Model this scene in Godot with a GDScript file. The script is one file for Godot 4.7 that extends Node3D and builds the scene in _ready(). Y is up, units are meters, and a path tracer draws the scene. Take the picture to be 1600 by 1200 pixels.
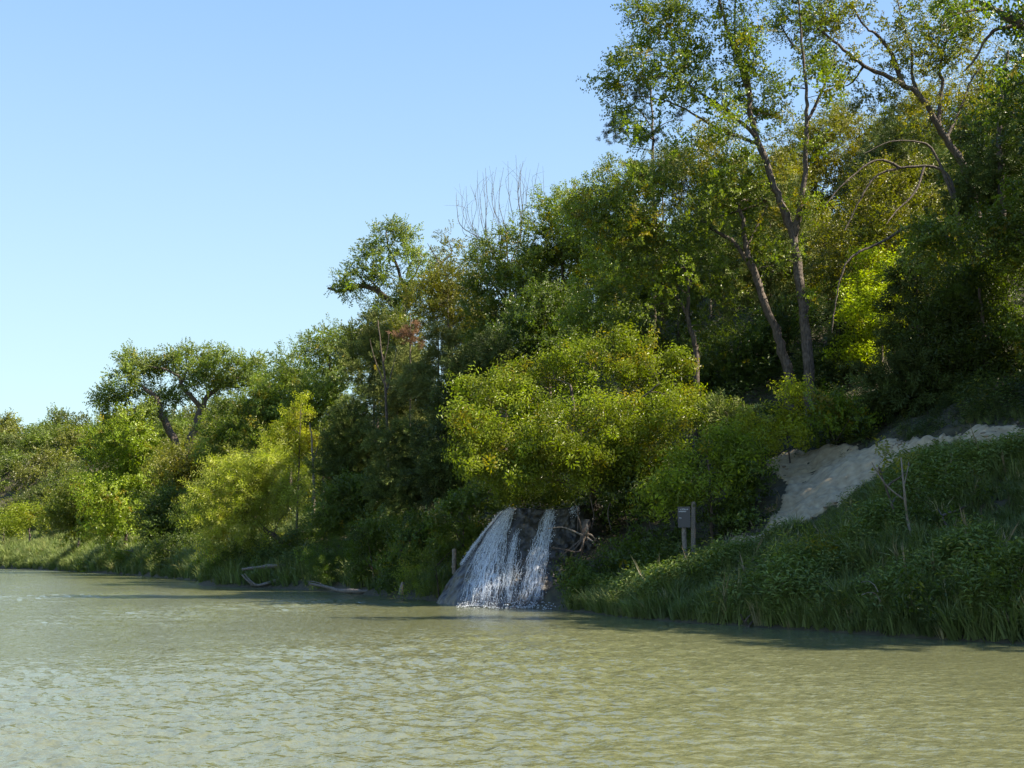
extends Node3D
# A shaded river bank with a small waterfall, seen from the water. y is up, metres; the camera looks along -z.

const F := 1648.0            # focal length, in pixels of a 1600 x 1200 picture
const EYE := 1.3
const PITCH := 0.16535       # the lens looks up by this angle
var rng := RandomNumberGenerator.new()
var bump_noise := FastNoiseLite.new()
var M := {}
var sprig := {}
var taken := {}
var leaves := 0

# ------------------------------------------------------------------ helpers
func rf(a: float, b: float) -> float: return rng.randf_range(a, b)
func rdir() -> Vector3:
	var y := rng.randf_range(-1.0, 1.0)
	var a := rng.randf() * TAU
	var q := sqrt(maxf(0.0, 1.0 - y * y))
	return Vector3(q * cos(a), y, q * sin(a))
func lin(r: float, g: float, b: float) -> Color: return Color(r, g, b).linear_to_srgb()

func numbered(called: String) -> String:
	taken[called] = taken.get(called, 0) + 1
	return called if taken[called] == 1 else "%s_%03d" % [called, taken[called] - 1]

func tag(o: Node3D, label := "", category := "", group := "", kind := "") -> Node3D:
	if label: o.set_meta("label", label)
	if category: o.set_meta("category", category)
	if group: o.set_meta("group", group)
	if kind: o.set_meta("kind", kind)
	return o

func thing(called: String, label: String, category: String, at: Vector3, group := "") -> Node3D:
	var o := Node3D.new()
	o.name = numbered(called)
	add_child(o, true)
	o.position = at
	tag(o, label, category, group)
	return o

# a point seen at that pixel, at that distance along -z
func P(px: float, py: float, d: float) -> Vector3:
	var cx := (px - 800.0) / F
	var cy := (600.0 - py) / F
	var k := d / (cos(PITCH) - cy * sin(PITCH))
	return Vector3(cx * k, EYE + (cy * cos(PITCH) + sin(PITCH)) * k, -d)

class Buf:
	var v := PackedVector3Array()
	var n := PackedVector3Array()
	var c := PackedColorArray()
	var uv := PackedVector2Array()
	var i := PackedInt32Array()
	func mesh() -> ArrayMesh:
		var a := []
		a.resize(Mesh.ARRAY_MAX)
		a[Mesh.ARRAY_VERTEX] = v
		if n.size() == v.size(): a[Mesh.ARRAY_NORMAL] = n
		if c.size() == v.size(): a[Mesh.ARRAY_COLOR] = c
		if uv.size() == v.size(): a[Mesh.ARRAY_TEX_UV] = uv
		a[Mesh.ARRAY_INDEX] = i
		var m := ArrayMesh.new()
		m.add_surface_from_arrays(Mesh.PRIMITIVE_TRIANGLES, a)
		return m
	func tri(a: Vector3, b: Vector3, d: Vector3, col: Color) -> void:
		var k := v.size()
		v.append_array(PackedVector3Array([a, b, d]))
		c.append_array(PackedColorArray([col, col, col]))
		i.append_array(PackedInt32Array([k, k + 1, k + 2]))

func put(called: String, mesh: Mesh, mat: Material, parent: Node3D) -> MeshInstance3D:
	var o := MeshInstance3D.new()
	o.name = numbered(called) if parent == self else called
	o.mesh = mesh
	o.material_override = mat
	parent.add_child(o, true)
	return o

func scatter(called: String, mesh: Mesh, mat: Material, where: Array, tint: PackedColorArray, parent: Node3D) -> MultiMeshInstance3D:
	var mm := MultiMesh.new()
	mm.transform_format = MultiMesh.TRANSFORM_3D
	mm.use_colors = true
	mm.mesh = mesh
	mm.instance_count = where.size()
	for k in where.size():
		mm.set_instance_transform(k, where[k])
		mm.set_instance_color(k, tint[k])
	var o := MultiMeshInstance3D.new()
	o.name = numbered(called) if parent == self else called
	o.multimesh = mm
	o.material_override = mat
	parent.add_child(o, true)
	return o

# a round limb along pts; the skin wobbles by rough
func tube(b: Buf, pts: Array, rad: Array, sides := 6, rough := 0.0) -> void:
	var k0 := b.v.size()
	var up := Vector3(0.31, 0.2, 0.93).normalized()
	var n := pts.size()
	for a in n:
		var dir: Vector3 = (pts[mini(a + 1, n - 1)] - pts[maxi(a - 1, 0)])
		dir = dir.normalized() if dir.length() > 1e-6 else Vector3.UP
		var x := dir.cross(up)
		if x.length() < 0.05: x = dir.cross(Vector3.RIGHT)
		x = x.normalized()
		var y := x.cross(dir)
		for s in sides:
			var g := TAU * s / sides
			var o := x * cos(g) + y * sin(g)
			var p: Vector3 = pts[a]
			var r: float = rad[a]
			if rough > 0.0:
				r *= 1.0 + rough * bump_noise.get_noise_3d(p.x * 3.0 + o.x * 2.0, p.y * 1.6, p.z * 3.0 + o.z * 2.0)
			b.v.append(p + o * r)
			b.n.append(o)
	for a in n - 1:
		for s in sides:
			var q := k0 + a * sides + s
			var w := k0 + a * sides + (s + 1) % sides
			b.i.append_array(PackedInt32Array([q, w, q + sides, w, w + sides, q + sides]))

# rounds a polyline off with Catmull-Rom
func smooth_path(pts: Array, each: int) -> Array:
	var out := []
	for a in pts.size() - 1:
		var p0 = pts[maxi(a - 1, 0)]
		var p3 = pts[mini(a + 2, pts.size() - 1)]
		for s in each:
			out.append(pts[a].cubic_interpolate(pts[a + 1], p0, p3, float(s) / each))
	out.append(pts[-1])
	return out

# ------------------------------------------------------------------ the lie of the land
# the shoreline from behind the camera's right to the far bend, (x, z)
var SHORE := [Vector2(22, 14), Vector2(14, -4), Vector2(10.5, -12.5), Vector2(8.3, -17.1), Vector2(6.9, -18.9), Vector2(5.2, -21.4), Vector2(3.0, -24.6), Vector2(1.7, -28),
	Vector2(-0.4, -31), Vector2(-3.8, -38), Vector2(-9.7, -49), Vector2(-16.4, -57), Vector2(-22, -73), Vector2(-47, -118), Vector2(-80, -165), Vector2(-160, -235), Vector2(-420, -330)]
var T := [-6.0, -1.0, 0.0, 0.6, 3.0, 6.0, 8.0, 9.0, 14.0, 30.0, 60.0, 150.0]
var HT := [
	[-1.6, -0.5, 0.0, 0.5, 1.9, 3.8, 4.2, 4.9, 7.0, 16, 29, 44],
	[-1.6, -0.5, 0.0, 0.5, 1.9, 3.8, 4.2, 4.9, 7.0, 16, 29, 44],
	[-1.6, -0.5, 0.0, 0.5, 1.9, 3.8, 4.2, 4.9, 7.0, 16, 29, 44],
	[-1.6, -0.5, 0.0, 0.55, 1.9, 3.75, 4.2, 4.9, 7.2, 16, 29, 44],
	[-1.6, -0.5, 0.0, 0.6, 1.9, 3.7, 4.2, 4.9, 7.4, 16, 29, 44],
	[-1.6, -0.5, 0.0, 0.5, 1.85, 3.5, 4.3, 4.8, 7.4, 16, 29, 44],
	[-1.6, -0.5, 0.0, 0.3, 1.2, 2.35, 3.9, 4.7, 7.4, 17, 29, 44],
	[-1.6, -0.5, 0.0, 0.25, 1.2, 3.1, 4.0, 4.6, 7.4, 17, 29, 44],
	[-1.6, -0.6, -0.1, 0.0, 1.6, 2.95, 3.6, 4.2, 8.0, 18, 29, 44],
	[-1.6, -0.5, 0.0, 0.4, 1.8, 3.4, 4.6, 5.3, 9.5, 19, 30, 44],
	[-1.6, -0.5, 0.0, 0.4, 1.6, 3.2, 4.6, 5.4, 9.5, 19, 30, 42],
	[-1.6, -0.5, 0.0, 0.4, 1.2, 2.4, 4.0, 5.0, 10.0, 18, 25, 32],
	[-1.6, -0.5, 0.0, 0.9, 1.9, 2.6, 3.2, 3.6, 6.0, 12, 18, 25],
	[-1.6, -0.5, 0.0, 1.0, 2.6, 3.1, 3.4, 3.5, 4.2, 6, 10, 24],
	[-1.6, -0.5, 0.0, 1.0, 2.6, 3.3, 3.5, 3.6, 4.4, 9, 22, 38],
	[-1.6, -0.5, 0.0, 1.0, 2.6, 3.3, 3.5, 3.6, 4.6, 11, 26, 44],
	[-1.6, -0.5, 0.0, 1.0, 2.6, 3.3, 3.5, 3.6, 4.6, 11, 26, 44]]
const NORTH := Vector2(0.85, -0.53)

func shore(u: float) -> Vector2:
	var a := clampi(int(u), 0, 15)
	return SHORE[a].cubic_interpolate(SHORE[a + 1], SHORE[maxi(a - 1, 0)], SHORE[mini(a + 2, 16)], clampf(u - a, 0.0, 1.0))

func inland(u: float, t: float) -> Vector2:
	var d := (shore(minf(u + 0.3, 16.0)) - shore(maxf(u - 0.3, 0.0))).normalized()
	return Vector2(-d.y, d.x).lerp(NORTH, smoothstep(3.0, 40.0, t)).normalized()

func height(u: float, t: float) -> float:
	var k := 0
	while k < 10 and T[k + 1] < t: k += 1
	var a := clampi(int(u), 0, 15)
	var fu := smoothstep(0.0, 1.0, clampf(u - a, 0.0, 1.0))
	var ft := clampf((t - T[k]) / (T[k + 1] - T[k]), 0.0, 1.0)
	return lerpf(lerpf(HT[a][k], HT[a][k + 1], ft), lerpf(HT[a + 1][k], HT[a + 1][k + 1], ft), fu)

func land(u: float, t: float) -> Vector3:
	var p := shore(u) + inland(u, t) * t
	var y := height(u, t)
	var w := clampf(t * 0.12, 0.0, 0.22)
	y += w * (bump_noise.get_noise_2d(p.x * 0.5, p.y * 0.5) + 0.5 * bump_noise.get_noise_2d(p.x * 1.7, p.y * 1.7)) + clampf(t - 14.0, 0.0, 20.0) * 0.08 * bump_noise.get_noise_2d(p.x * 0.06, p.y * 0.06)
	return Vector3(p.x, y, p.y)

# which (u, t) lies under a place
func spot(x: float, z: float) -> Vector2:
	var best := Vector2(8, 0)
	var least := 1e9
	for step in 2:
		var lo := 0.0 if step == 0 else best.x - 0.06
		var n := 320 if step == 0 else 24
		var by := 0.05 if step == 0 else 0.005
		for k in n + 1:
			var u := clampf(lo + k * by, 0.0, 16.0)
			var off := Vector2(x, z) - shore(u)
			var t := off.length()
			var side := inland(u, t)
			t = off.dot(side)
			side = inland(u, t)
			var miss := absf(off.cross(side)) + maxf(0.0, -t) * 0.2 + absf(t) * 0.01
			if miss < least:
				least = miss
				best = Vector2(u, t)
	return best

func ground(x: float, z: float) -> float:
	var q := spot(x, z)
	return land(q.x, q.y).y

# a place on the ground in that pixel column at that distance
func stand(px: float, d: float) -> Vector3:
	var x := (px - 800.0) / F * d * 1.0
	return Vector3(x, ground(x, -d), -d)

# ------------------------------------------------------------------ materials
func noise_tex(freq: float, ramp: Array, seed_: int, octaves := 4, size := 512, kind := FastNoiseLite.TYPE_SIMPLEX_SMOOTH, normal := 0.0) -> NoiseTexture2D:
	var n := FastNoiseLite.new()
	n.seed = seed_
	n.noise_type = kind
	n.frequency = freq
	n.fractal_octaves = octaves
	var t := NoiseTexture2D.new()
	t.width = size
	t.height = size
	t.seamless = true
	t.noise = n
	if normal > 0.0:
		t.as_normal_map = true
		t.bump_strength = normal
	elif ramp.size():
		var g := Gradient.new()
		g.offsets = PackedFloat32Array(ramp[0])
		g.colors = PackedColorArray(ramp[1])
		t.color_ramp = g
	return t

func std(albedo: Color, rough: float) -> StandardMaterial3D:
	var m := StandardMaterial3D.new()
	m.albedo_color = albedo
	m.roughness = rough
	return m

func leaf_mat(through: Color, rough := 0.42, spec := 0.5) -> StandardMaterial3D:
	var m := std(Color.WHITE, rough)
	m.vertex_color_use_as_albedo = true
	m.metallic_specular = spec
	m.backlight_enabled = true
	m.backlight = through
	m.cull_mode = BaseMaterial3D.CULL_DISABLED
	return m

func tri_mat(tex: Texture2D, scale: float, rough: float, bump: Texture2D = null, strength := 1.0) -> StandardMaterial3D:
	var m := std(Color.WHITE, rough)
	m.albedo_texture = tex
	m.uv1_triplanar = true
	m.uv1_world_triplanar = true
	m.uv1_scale = Vector3.ONE * scale
	if bump:
		m.normal_enabled = true
		m.normal_texture = bump
		m.normal_scale = strength
	return m

func make_materials() -> void:
	M.leaf = leaf_mat(Color(0.95, 1.0, 0.3))
	M.needle = leaf_mat(Color(0.42, 0.5, 0.2), 0.6, 0.3)
	M.grass = leaf_mat(Color(0.7, 0.8, 0.3), 0.5, 0.35)
	var bark := noise_tex(0.02, [[0.0, 0.35, 0.6, 1.0], [lin(0.022, 0.017, 0.013), lin(0.06, 0.045, 0.034), lin(0.105, 0.08, 0.062), lin(0.17, 0.138, 0.11)]], 5, 5)
	var bark_n := noise_tex(0.035, [], 6, 4, 512, FastNoiseLite.TYPE_SIMPLEX_SMOOTH, 9.0)
	M.bark = tri_mat(bark, 0.9, 0.9, bark_n, 1.0)
	M.bark.uv1_scale = Vector3(1.4, 0.35, 1.4)
	var dead := noise_tex(0.02, [[0.0, 0.4, 1.0], [lin(0.07, 0.056, 0.043), lin(0.17, 0.14, 0.11), lin(0.29, 0.25, 0.205)]], 8, 5)
	M.dead = tri_mat(dead, 1.2, 0.85, bark_n, 0.8)
	M.dead.uv1_scale = Vector3(1.6, 0.8, 1.6)
	var soil := noise_tex(0.012, [[0.0, 0.35, 0.6, 1.0], [lin(0.018, 0.015, 0.009), lin(0.04, 0.032, 0.018), lin(0.06, 0.056, 0.026), lin(0.09, 0.07, 0.04)]], 9, 6)
	M.soil = tri_mat(soil, 0.5, 0.95, noise_tex(0.03, [], 10, 5, 512, FastNoiseLite.TYPE_SIMPLEX_SMOOTH, 6.0), 1.0)
	var sand := noise_tex(0.01, [[0.0, 0.4, 0.7, 1.0], [lin(0.19, 0.14, 0.077), lin(0.34, 0.262, 0.157), lin(0.41, 0.325, 0.2), lin(0.49, 0.395, 0.255)]], 12, 6)
	M.sand = tri_mat(sand, 0.8, 0.95, noise_tex(0.02, [], 13, 5, 512, FastNoiseLite.TYPE_SIMPLEX_SMOOTH, 7.0), 0.8)
	var rock := noise_tex(0.012, [[0.0, 0.4, 0.65, 1.0], [lin(0.01, 0.01, 0.008), lin(0.026, 0.023, 0.018), lin(0.055, 0.046, 0.034), lin(0.11, 0.09, 0.066)]], 14, 6)
	M.rock = tri_mat(rock, 0.6, 0.42, noise_tex(0.02, [], 15, 5, 512, FastNoiseLite.TYPE_SIMPLEX_SMOOTH, 10.0), 1.0)
	M.wood = tri_mat(dead, 2.0, 0.85)
	M.white_water = std(Color(0.93, 0.95, 0.97), 0.35)
	M.white_water.backlight_enabled = true
	M.white_water.backlight = Color(0.6, 0.62, 0.65)
	M.white_water.vertex_color_use_as_albedo = true
	var foam := Image.create(256, 512, false, Image.FORMAT_RGBA8)
	var fn := FastNoiseLite.new()
	fn.seed = 51
	fn.frequency = 1.0
	fn.fractal_octaves = 3
	for y in 512:
		for x in 256:
			var gx := x / 256.0 * TAU
			var v := fn.get_noise_3d(cos(gx) * 5.0, sin(gx) * 5.0, y * 0.012) * 0.9 + fn.get_noise_3d(cos(gx) * 19.0, sin(gx) * 19.0, y * 0.045 + 40.0) * 0.9
			var edge := minf(y, 511 - y) / 60.0
			foam.set_pixel(x, y, Color(0.93, 0.95, 0.97, clampf((v + 0.02) * 1.8, 0.0, 0.7)))
	M.sheet = std(Color.WHITE, 0.4)
	M.sheet.albedo_texture = ImageTexture.create_from_image(foam)
	M.sheet.transparency = BaseMaterial3D.TRANSPARENCY_ALPHA
	M.sheet.vertex_color_use_as_albedo = true
	M.sheet.cull_mode = BaseMaterial3D.CULL_DISABLED
	M.water = std(lin(0.112, 0.119, 0.06), 0.08)
	M.water.metallic_specular = 0.68
	M.water.normal_enabled = true
	M.water.normal_texture = noise_tex(0.022, [], 21, 4, 1024, FastNoiseLite.TYPE_SIMPLEX_SMOOTH, 5.0)
	M.water.normal_scale = 1.15
	M.water.uv1_triplanar = true
	M.water.uv1_world_triplanar = true
	M.water.uv1_scale = Vector3(0.22, 0.22, 0.36)

# ------------------------------------------------------------------ leaves
func leaf(b: Buf, at: Vector3, dir: Vector3, up: Vector3, length: float, width: float, fold := 0.25) -> void:
	var x := dir.cross(up)
	if x.length() < 0.05: x = dir.cross(Vector3.RIGHT)
	x = x.normalized()
	var n := x.cross(dir).normalized()
	var tone := rf(0.55, 1.4)
	var col := Color(tone * rf(0.94, 1.08), tone, tone * rf(0.85, 1.1))
	var mid := at + dir * length * 0.45
	var l := mid - x * width * 0.5 + n * width * fold
	var r := mid + x * width * 0.5 + n * width * fold
	var tip := at + dir * length - n * length * 0.12
	b.tri(at, l, tip, col)
	b.tri(at, tip, r, col)

func make_sprigs() -> void:
	rng.seed = 11
	for v in 3:
		var b := Buf.new()                       # broad leaves set along a forked twig
		for k in 20:
			var f := k / 20.0
			var side := 1.0 if k % 2 else -1.0
			var at := Vector3(sin(f * 3.0 + v) * 0.05 + side * f * 0.06, f * 0.36, cos(f * 4.0) * 0.05)
			var d := (Vector3(side * rf(0.3, 1.0), rf(-0.35, 0.6), rf(-0.9, 0.9))).normalized()
			leaf(b, at, d, (Vector3.UP + rdir() * 0.5).normalized(), rf(0.07, 0.105), rf(0.042, 0.06))
		sprig["broad%d" % v] = b.mesh()
		b = Buf.new()                            # leaflets that hang in fans
		for k in 22:
			var f := float(k) / 22.0
			var a := k * 2.4
			var at := Vector3(cos(a) * 0.07, f * 0.34, sin(a) * 0.07)
			var d := Vector3(cos(a) * 0.9, rf(-0.9, 0.15), sin(a) * 0.9).normalized()
			leaf(b, at, d, (Vector3.UP + rdir() * 0.35).normalized(), rf(0.085, 0.13), rf(0.032, 0.05), 0.35)
		sprig["ash%d" % v] = b.mesh()
		b = Buf.new()                            # narrow willow leaves
		for k in 30:
			var f := float(k) / 30.0
			var a := k * 2.4
			var at := Vector3(cos(a) * 0.03, f * 0.5, sin(a) * 0.03)
			leaf(b, at, Vector3(cos(a) * 0.8, rf(0.1, 0.8), sin(a) * 0.8).normalized(), (Vector3.UP + rdir() * 0.4).normalized(), rf(0.09, 0.14), rf(0.018, 0.026))
		sprig["willow%d" % v] = b.mesh()
		b = Buf.new()                            # scale sprays of a juniper
		for k in 30:
			var f := float(k) / 30.0
			var a := k * 2.4
			var at := Vector3(cos(a) * 0.02, f * 0.34, sin(a) * 0.02)
			leaf(b, at, Vector3(cos(a) * 0.7, rf(0.4, 1.0), sin(a) * 0.7).normalized(), rdir(), rf(0.07, 0.14) * (1.15 - f * 0.5), rf(0.02, 0.034), 0.4)
		sprig["cedar%d" % v] = b.mesh()
		b = Buf.new()                            # a tuft of pine needles
		for k in 34:
			var d := (rdir() + Vector3(0, 0.55, 0)).normalized()
			leaf(b, Vector3(0, rf(0.0, 0.16), 0), d, rdir(), rf(0.13, 0.19), 0.014, 0.1)
		sprig["pine%d" % v] = b.mesh()
		b = Buf.new()                            # a bare forked twig
		for k in 7:
			var at := Vector3(0, k * 0.07, 0)
			var d := Vector3(rf(-0.35, 0.35), rf(0.8, 1.2), rf(-0.35, 0.35)).normalized()
			leaf(b, at, d, rdir(), rf(0.3, 0.6), 0.009, 0.5)
		sprig["twig%d" % v] = b.mesh()
		b = Buf.new()                            # a tuft of bending grass
		for k in 26:
			var a := rf(0, TAU)
			var out := Vector3(cos(a), 0, sin(a))
			var lean := rf(0.15, 0.95)
			var h := rf(0.32, 0.75)
			var w := out.cross(Vector3.UP) * rf(0.006, 0.011)
			var p0 := out * rf(0.0, 0.12)
			var p1 := p0 + Vector3(0, h * 0.55, 0) + out * h * 0.22 * lean
			var p2 := p0 + Vector3(0, h * (0.95 - 0.3 * lean), 0) + out * h * 0.75 * lean
			var tone := rf(0.7, 1.3)
			var col := Color(tone * rf(0.92, 1.15), tone, tone)
			b.tri(p0 - w, p1 - w, p0 + w, col)
			b.tri(p0 + w, p1 - w, p1 + w, col)
			b.tri(p1 - w, p2, p1 + w, col)
		sprig["grass%d" % v] = b.mesh()
		b = Buf.new()                            # a leafy weed
		for k in 24:
			var f := float(k) / 24.0
			var a := k * 2.4
			var at := Vector3(cos(a) * 0.04, 0.06 + f * 0.55, sin(a) * 0.04)
			leaf(b, at, Vector3(cos(a), rf(-0.3, 0.7), sin(a)).normalized(), (Vector3.UP + rdir() * 0.3).normalized(), rf(0.08, 0.16) * (1.2 - 0.5 * f), rf(0.02, 0.042))
		sprig["weed%d" % v] = b.mesh()

# ------------------------------------------------------------------ trees
# styles: k leaf kind, s leaf size, c / a colours, y share of yellow leaves, yc its colour, lai leaf layers, rc clump radius (m), gap 0..1 how open
var STYLE := {
	"elm": {"k": "broad", "s": 1.08, "c": Color(0.07, 0.1, 0.027), "a": Color(0.1, 0.128, 0.036), "y": 0.05, "lai": 2.6, "rc": 0.42, "gap": 0.25},
	"boxelder": {"k": "ash", "s": 1.08, "c": Color(0.076, 0.11, 0.02), "a": Color(0.106, 0.13, 0.022), "y": 0.06, "lai": 2.9, "rc": 0.36, "gap": 0.32},
	"olive": {"k": "broad", "s": 1.08, "c": Color(0.085, 0.098, 0.028), "a": Color(0.12, 0.115, 0.03), "y": 0.10, "lai": 2.6, "rc": 0.45, "gap": 0.2},
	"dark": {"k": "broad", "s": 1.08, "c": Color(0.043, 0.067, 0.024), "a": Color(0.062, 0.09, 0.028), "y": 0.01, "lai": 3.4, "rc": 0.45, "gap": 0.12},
	"bright": {"k": "broad", "s": 1.08, "c": Color(0.095, 0.14, 0.028), "a": Color(0.125, 0.165, 0.03), "y": 0.03, "lai": 3.2, "rc": 0.45, "gap": 0.12},
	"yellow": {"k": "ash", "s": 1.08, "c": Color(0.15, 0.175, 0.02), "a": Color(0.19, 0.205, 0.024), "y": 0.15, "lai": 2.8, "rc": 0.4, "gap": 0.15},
	"cottonwood": {"k": "broad", "s": 1.1, "c": Color(0.085, 0.122, 0.048), "a": Color(0.115, 0.15, 0.062), "y": 0.02, "lai": 3.2, "rc": 0.6, "gap": 0.3},
	"willow": {"k": "willow", "s": 1.5, "c": Color(0.15, 0.18, 0.052), "a": Color(0.21, 0.23, 0.072), "y": 0.03, "lai": 2.6, "rc": 0.5, "gap": 0.22},
	"cedar": {"k": "cedar", "s": 1.35, "c": Color(0.04, 0.058, 0.026), "a": Color(0.06, 0.08, 0.034), "y": 0.0, "lai": 4.0, "rc": 0.34, "gap": 0.1},
	"greycedar": {"k": "cedar", "s": 1.35, "c": Color(0.06, 0.08, 0.045), "a": Color(0.085, 0.10, 0.05), "y": 0.02, "lai": 3.4, "rc": 0.36, "gap": 0.2},
	"pine": {"k": "pine", "s": 1.15, "c": Color(0.03, 0.048, 0.034), "a": Color(0.045, 0.064, 0.04), "y": 0.0, "lai": 1.7, "rc": 0.3, "gap": 0.3},
	"rust": {"k": "pine", "s": 1.1, "c": Color(0.22, 0.12, 0.07), "a": Color(0.28, 0.16, 0.095), "y": 0.0, "lai": 1.6, "rc": 0.25, "gap": 0.3},
	"sparse": {"k": "broad", "s": 0.95, "c": Color(0.075, 0.092, 0.034), "a": Color(0.115, 0.115, 0.04), "y": 0.10, "lai": 0.95, "rc": 0.5, "gap": 0.4},
	"bare": {"k": "twig", "s": 1.4, "c": Color(0.06, 0.05, 0.045), "a": Color(0.09, 0.075, 0.065), "y": 0.0, "lai": 0.12, "rc": 0.4, "gap": 0.2},
}
const HUE := Color(2.2, 2.08, 1.12)
const YELLOW := Color(0.36, 0.3, 0.02)

# px, d: where it stands; paths: trunk then limbs as [radius at start (m), px, py, px, py ...]; lobes: [px, py, half width, half height, nearer (-) or farther (m)] in pixels at d
func tree(called: String, label: String, px: float, d: float, style: String, paths: Array, lobes: Array, opt := {}) -> Node3D:
	rng.seed = hash(label) + int(px) * 7 + int(d * 10)
	var st: Dictionary = STYLE[style].duplicate()
	st.merge(opt, true)
	var base := stand(px, d)
	var t := thing(called, label, st.get("cat", "tree"), base, st.get("group", ""))
	var far := maxf(1.0, d / 52.0)
	var s: float = st.s * far
	var bones := PackedVector3Array()
	var widths := PackedFloat32Array()
	var mat: Material = M.dead if st.get("dead", false) else M.bark
	var first := true
	for path in paths:
		var pts := []
		if first:
			pts.append(Vector3(0, -0.3, 0))
		var wander := rf(-0.4, 0.4)
		for k in range(1, path.size() - 1, 2):
			var f: float = (k - 1.0) / maxf(1.0, path.size() - 3.0)
			var start: float = 0.0 if first else (st.get("limbdepth", 0.0))
			pts.append(P(path[k], path[k + 1], d + start + wander * f * far * 2.0) - base)
		if not first and bones.size():          # a limb starts inside the wood it grows from
			var near := 0
			for q in bones.size():
				if bones[q].distance_squared_to(pts[0]) < bones[near].distance_squared_to(pts[0]): near = q
			pts[0] = bones[near]
		var line := smooth_path(pts, 5)
		for k in range(1, line.size() - 1):
			line[k] += rdir() * path[0] * 0.22
		var rad := []
		for k in line.size():
			var f := float(k) / (line.size() - 1)
			rad.append(path[0] * lerpf(1.0, 0.22, pow(f, 0.9)) * (1.45 if first and k == 0 else 1.0))
		var b := Buf.new()
		tube(b, line, rad, 9 if path[0] > 0.1 else 6, 0.35)
		put("trunk" if first else "limb", b.mesh(), mat, t)
		for k in line.size():
			bones.append(line[k])
			widths.append(rad[k])
		first = false
	if bones.is_empty():
		bones.append(Vector3(0, 0, 0)); widths.append(0.05)
	# clumps of leaves, and a branch to each
	var cells := []
	var unit: float = 0.046 * s * s
	var per: int = st.get("per", 2 if st.k == "twig" else 12)
	var top_noise := rf(0.0, 500.0)
	for lobe in lobes:
		var near: float = lobe[4] if lobe.size() > 4 else rf(-0.8, 0.8) * far
		var c := P(lobe[0], lobe[1], d + near) - base
		var rx: float = lobe[2] * d / F
		var ry: float = lobe[3] * d / F
		var rz := (rx * 0.65 + ry * 0.35)
		var want: float = 1.55 * st.lai * PI * rx * ry / unit / maxi(per, 1)
		var n := int(want) + (1 if rng.randf() < want - int(want) else 0)
		for k in n:
			var o := rdir() * pow(rng.randf(), 0.42)
			var p := c + Vector3(o.x * rx, o.y * ry, o.z * rz)
			var q := p / (1.1 * far)
			if bump_noise.get_noise_3d(q.x * 0.9 + top_noise, q.y * 0.9, q.z * 0.9) < st.gap * 0.9 - 0.42: continue
			cells.append([p, o.normalized()])
	var where: Array = []
	var tint := PackedColorArray()
	var wood := Buf.new()
	var rc: float = st.rc * lerpf(1.0, far, 0.7)
	var with_wood: bool = st.get("wood", d < 70.0)
	var shift := rf(0.0, 1.0)
	for cell in cells:
		var p: Vector3 = cell[0]
		if with_wood:
			var near := 0
			var least := 1e9
			for q in bones.size():
				var off := p - bones[q]
				var cost := off.length() + maxf(0.0, -off.y) * 1.2
				if cost < least:
					least = cost
					near = q
			var a := bones[near]
			var off := p - a
			var l := off.length()
			if l > 0.15:
				var r0 := minf(widths[near] * 0.7, 0.006 + 0.011 * l) * (0.75 if per == 0 else 1.0)
				var m1 := a + off * 0.35 + Vector3(0, l * 0.09, 0) + rdir() * l * 0.07
				var m2 := a + off * 0.7 + Vector3(0, l * 0.08, 0) + rdir() * l * 0.06
				tube(wood, [a, m1, m2, p], [r0, r0 * 0.75, r0 * 0.5, r0 * 0.25], 4)
				if bones.size() < 420:
					bones.append(m1); widths.append(r0 * 0.8)
					bones.append(m2); widths.append(r0 * 0.6)
		var tone := rf(0.7, 1.28)
		var mixed := clampf(shift * 0.4 + rng.randf() * 0.7, 0.0, 1.0)
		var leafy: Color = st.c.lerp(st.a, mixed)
		var yellow_here: float = st.y * (6.0 if rng.randf() < 0.12 else 0.5)
		for j in per:
			var g := Vector3(rng.randfn(), rng.randfn() * 0.75, rng.randfn()) * rc * 0.52
			var dir: Vector3 = (cell[1] * 0.3 + rdir() * 0.35 + Vector3.UP).normalized() if st.k == "twig" else (g.normalized() * 0.8 + cell[1] * 0.5 + rdir() * 0.6 + Vector3(0, st.get("lift", 0.1), 0)).normalized()
			var x := dir.cross(rdir()).normalized()
			var z := x.cross(dir)
			var size := s * rf(0.75, 1.3)
			where.append(Transform3D(Basis(x * size, dir * size, z * size), p + g))
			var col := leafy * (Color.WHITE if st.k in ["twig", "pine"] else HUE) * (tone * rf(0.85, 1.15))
			if rng.randf() < yellow_here: col = YELLOW * rf(0.6, 1.0)
			col.a = 1.0
			tint.append(col)
	if wood.v.size():
		tag(put("branches", wood.mesh(), mat, t), "", "", "", "stuff")
	if where.size():
		var m: Material = M.needle if st.k in ["cedar", "pine", "twig"] else M.leaf
		tag(scatter("crown", sprig[st.k + str(rng.randi() % 3)], m, where, tint, t), "", "", "", "stuff")
		leaves += where.size()
	return t

func bush(label: String, px: float, d: float, style: String, lobes: Array, opt := {}) -> Node3D:
	var o := {"cat": "shrub", "wood": false, "rc": 0.3}
	o.merge(opt, true)
	var stems := []
	for k in 3:
		var l: Array = lobes[k % lobes.size()]
		stems.append([0.03 * maxf(1.0, d / 50.0), l[0] + (k - 1) * l[2] * 0.3, l[1] + l[3] * 0.5, l[0] + (k - 1) * l[2] * 0.5, l[1] - l[3] * 0.3])
	return tree("shrub", label, px, d, style, stems, lobes, o)

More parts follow.
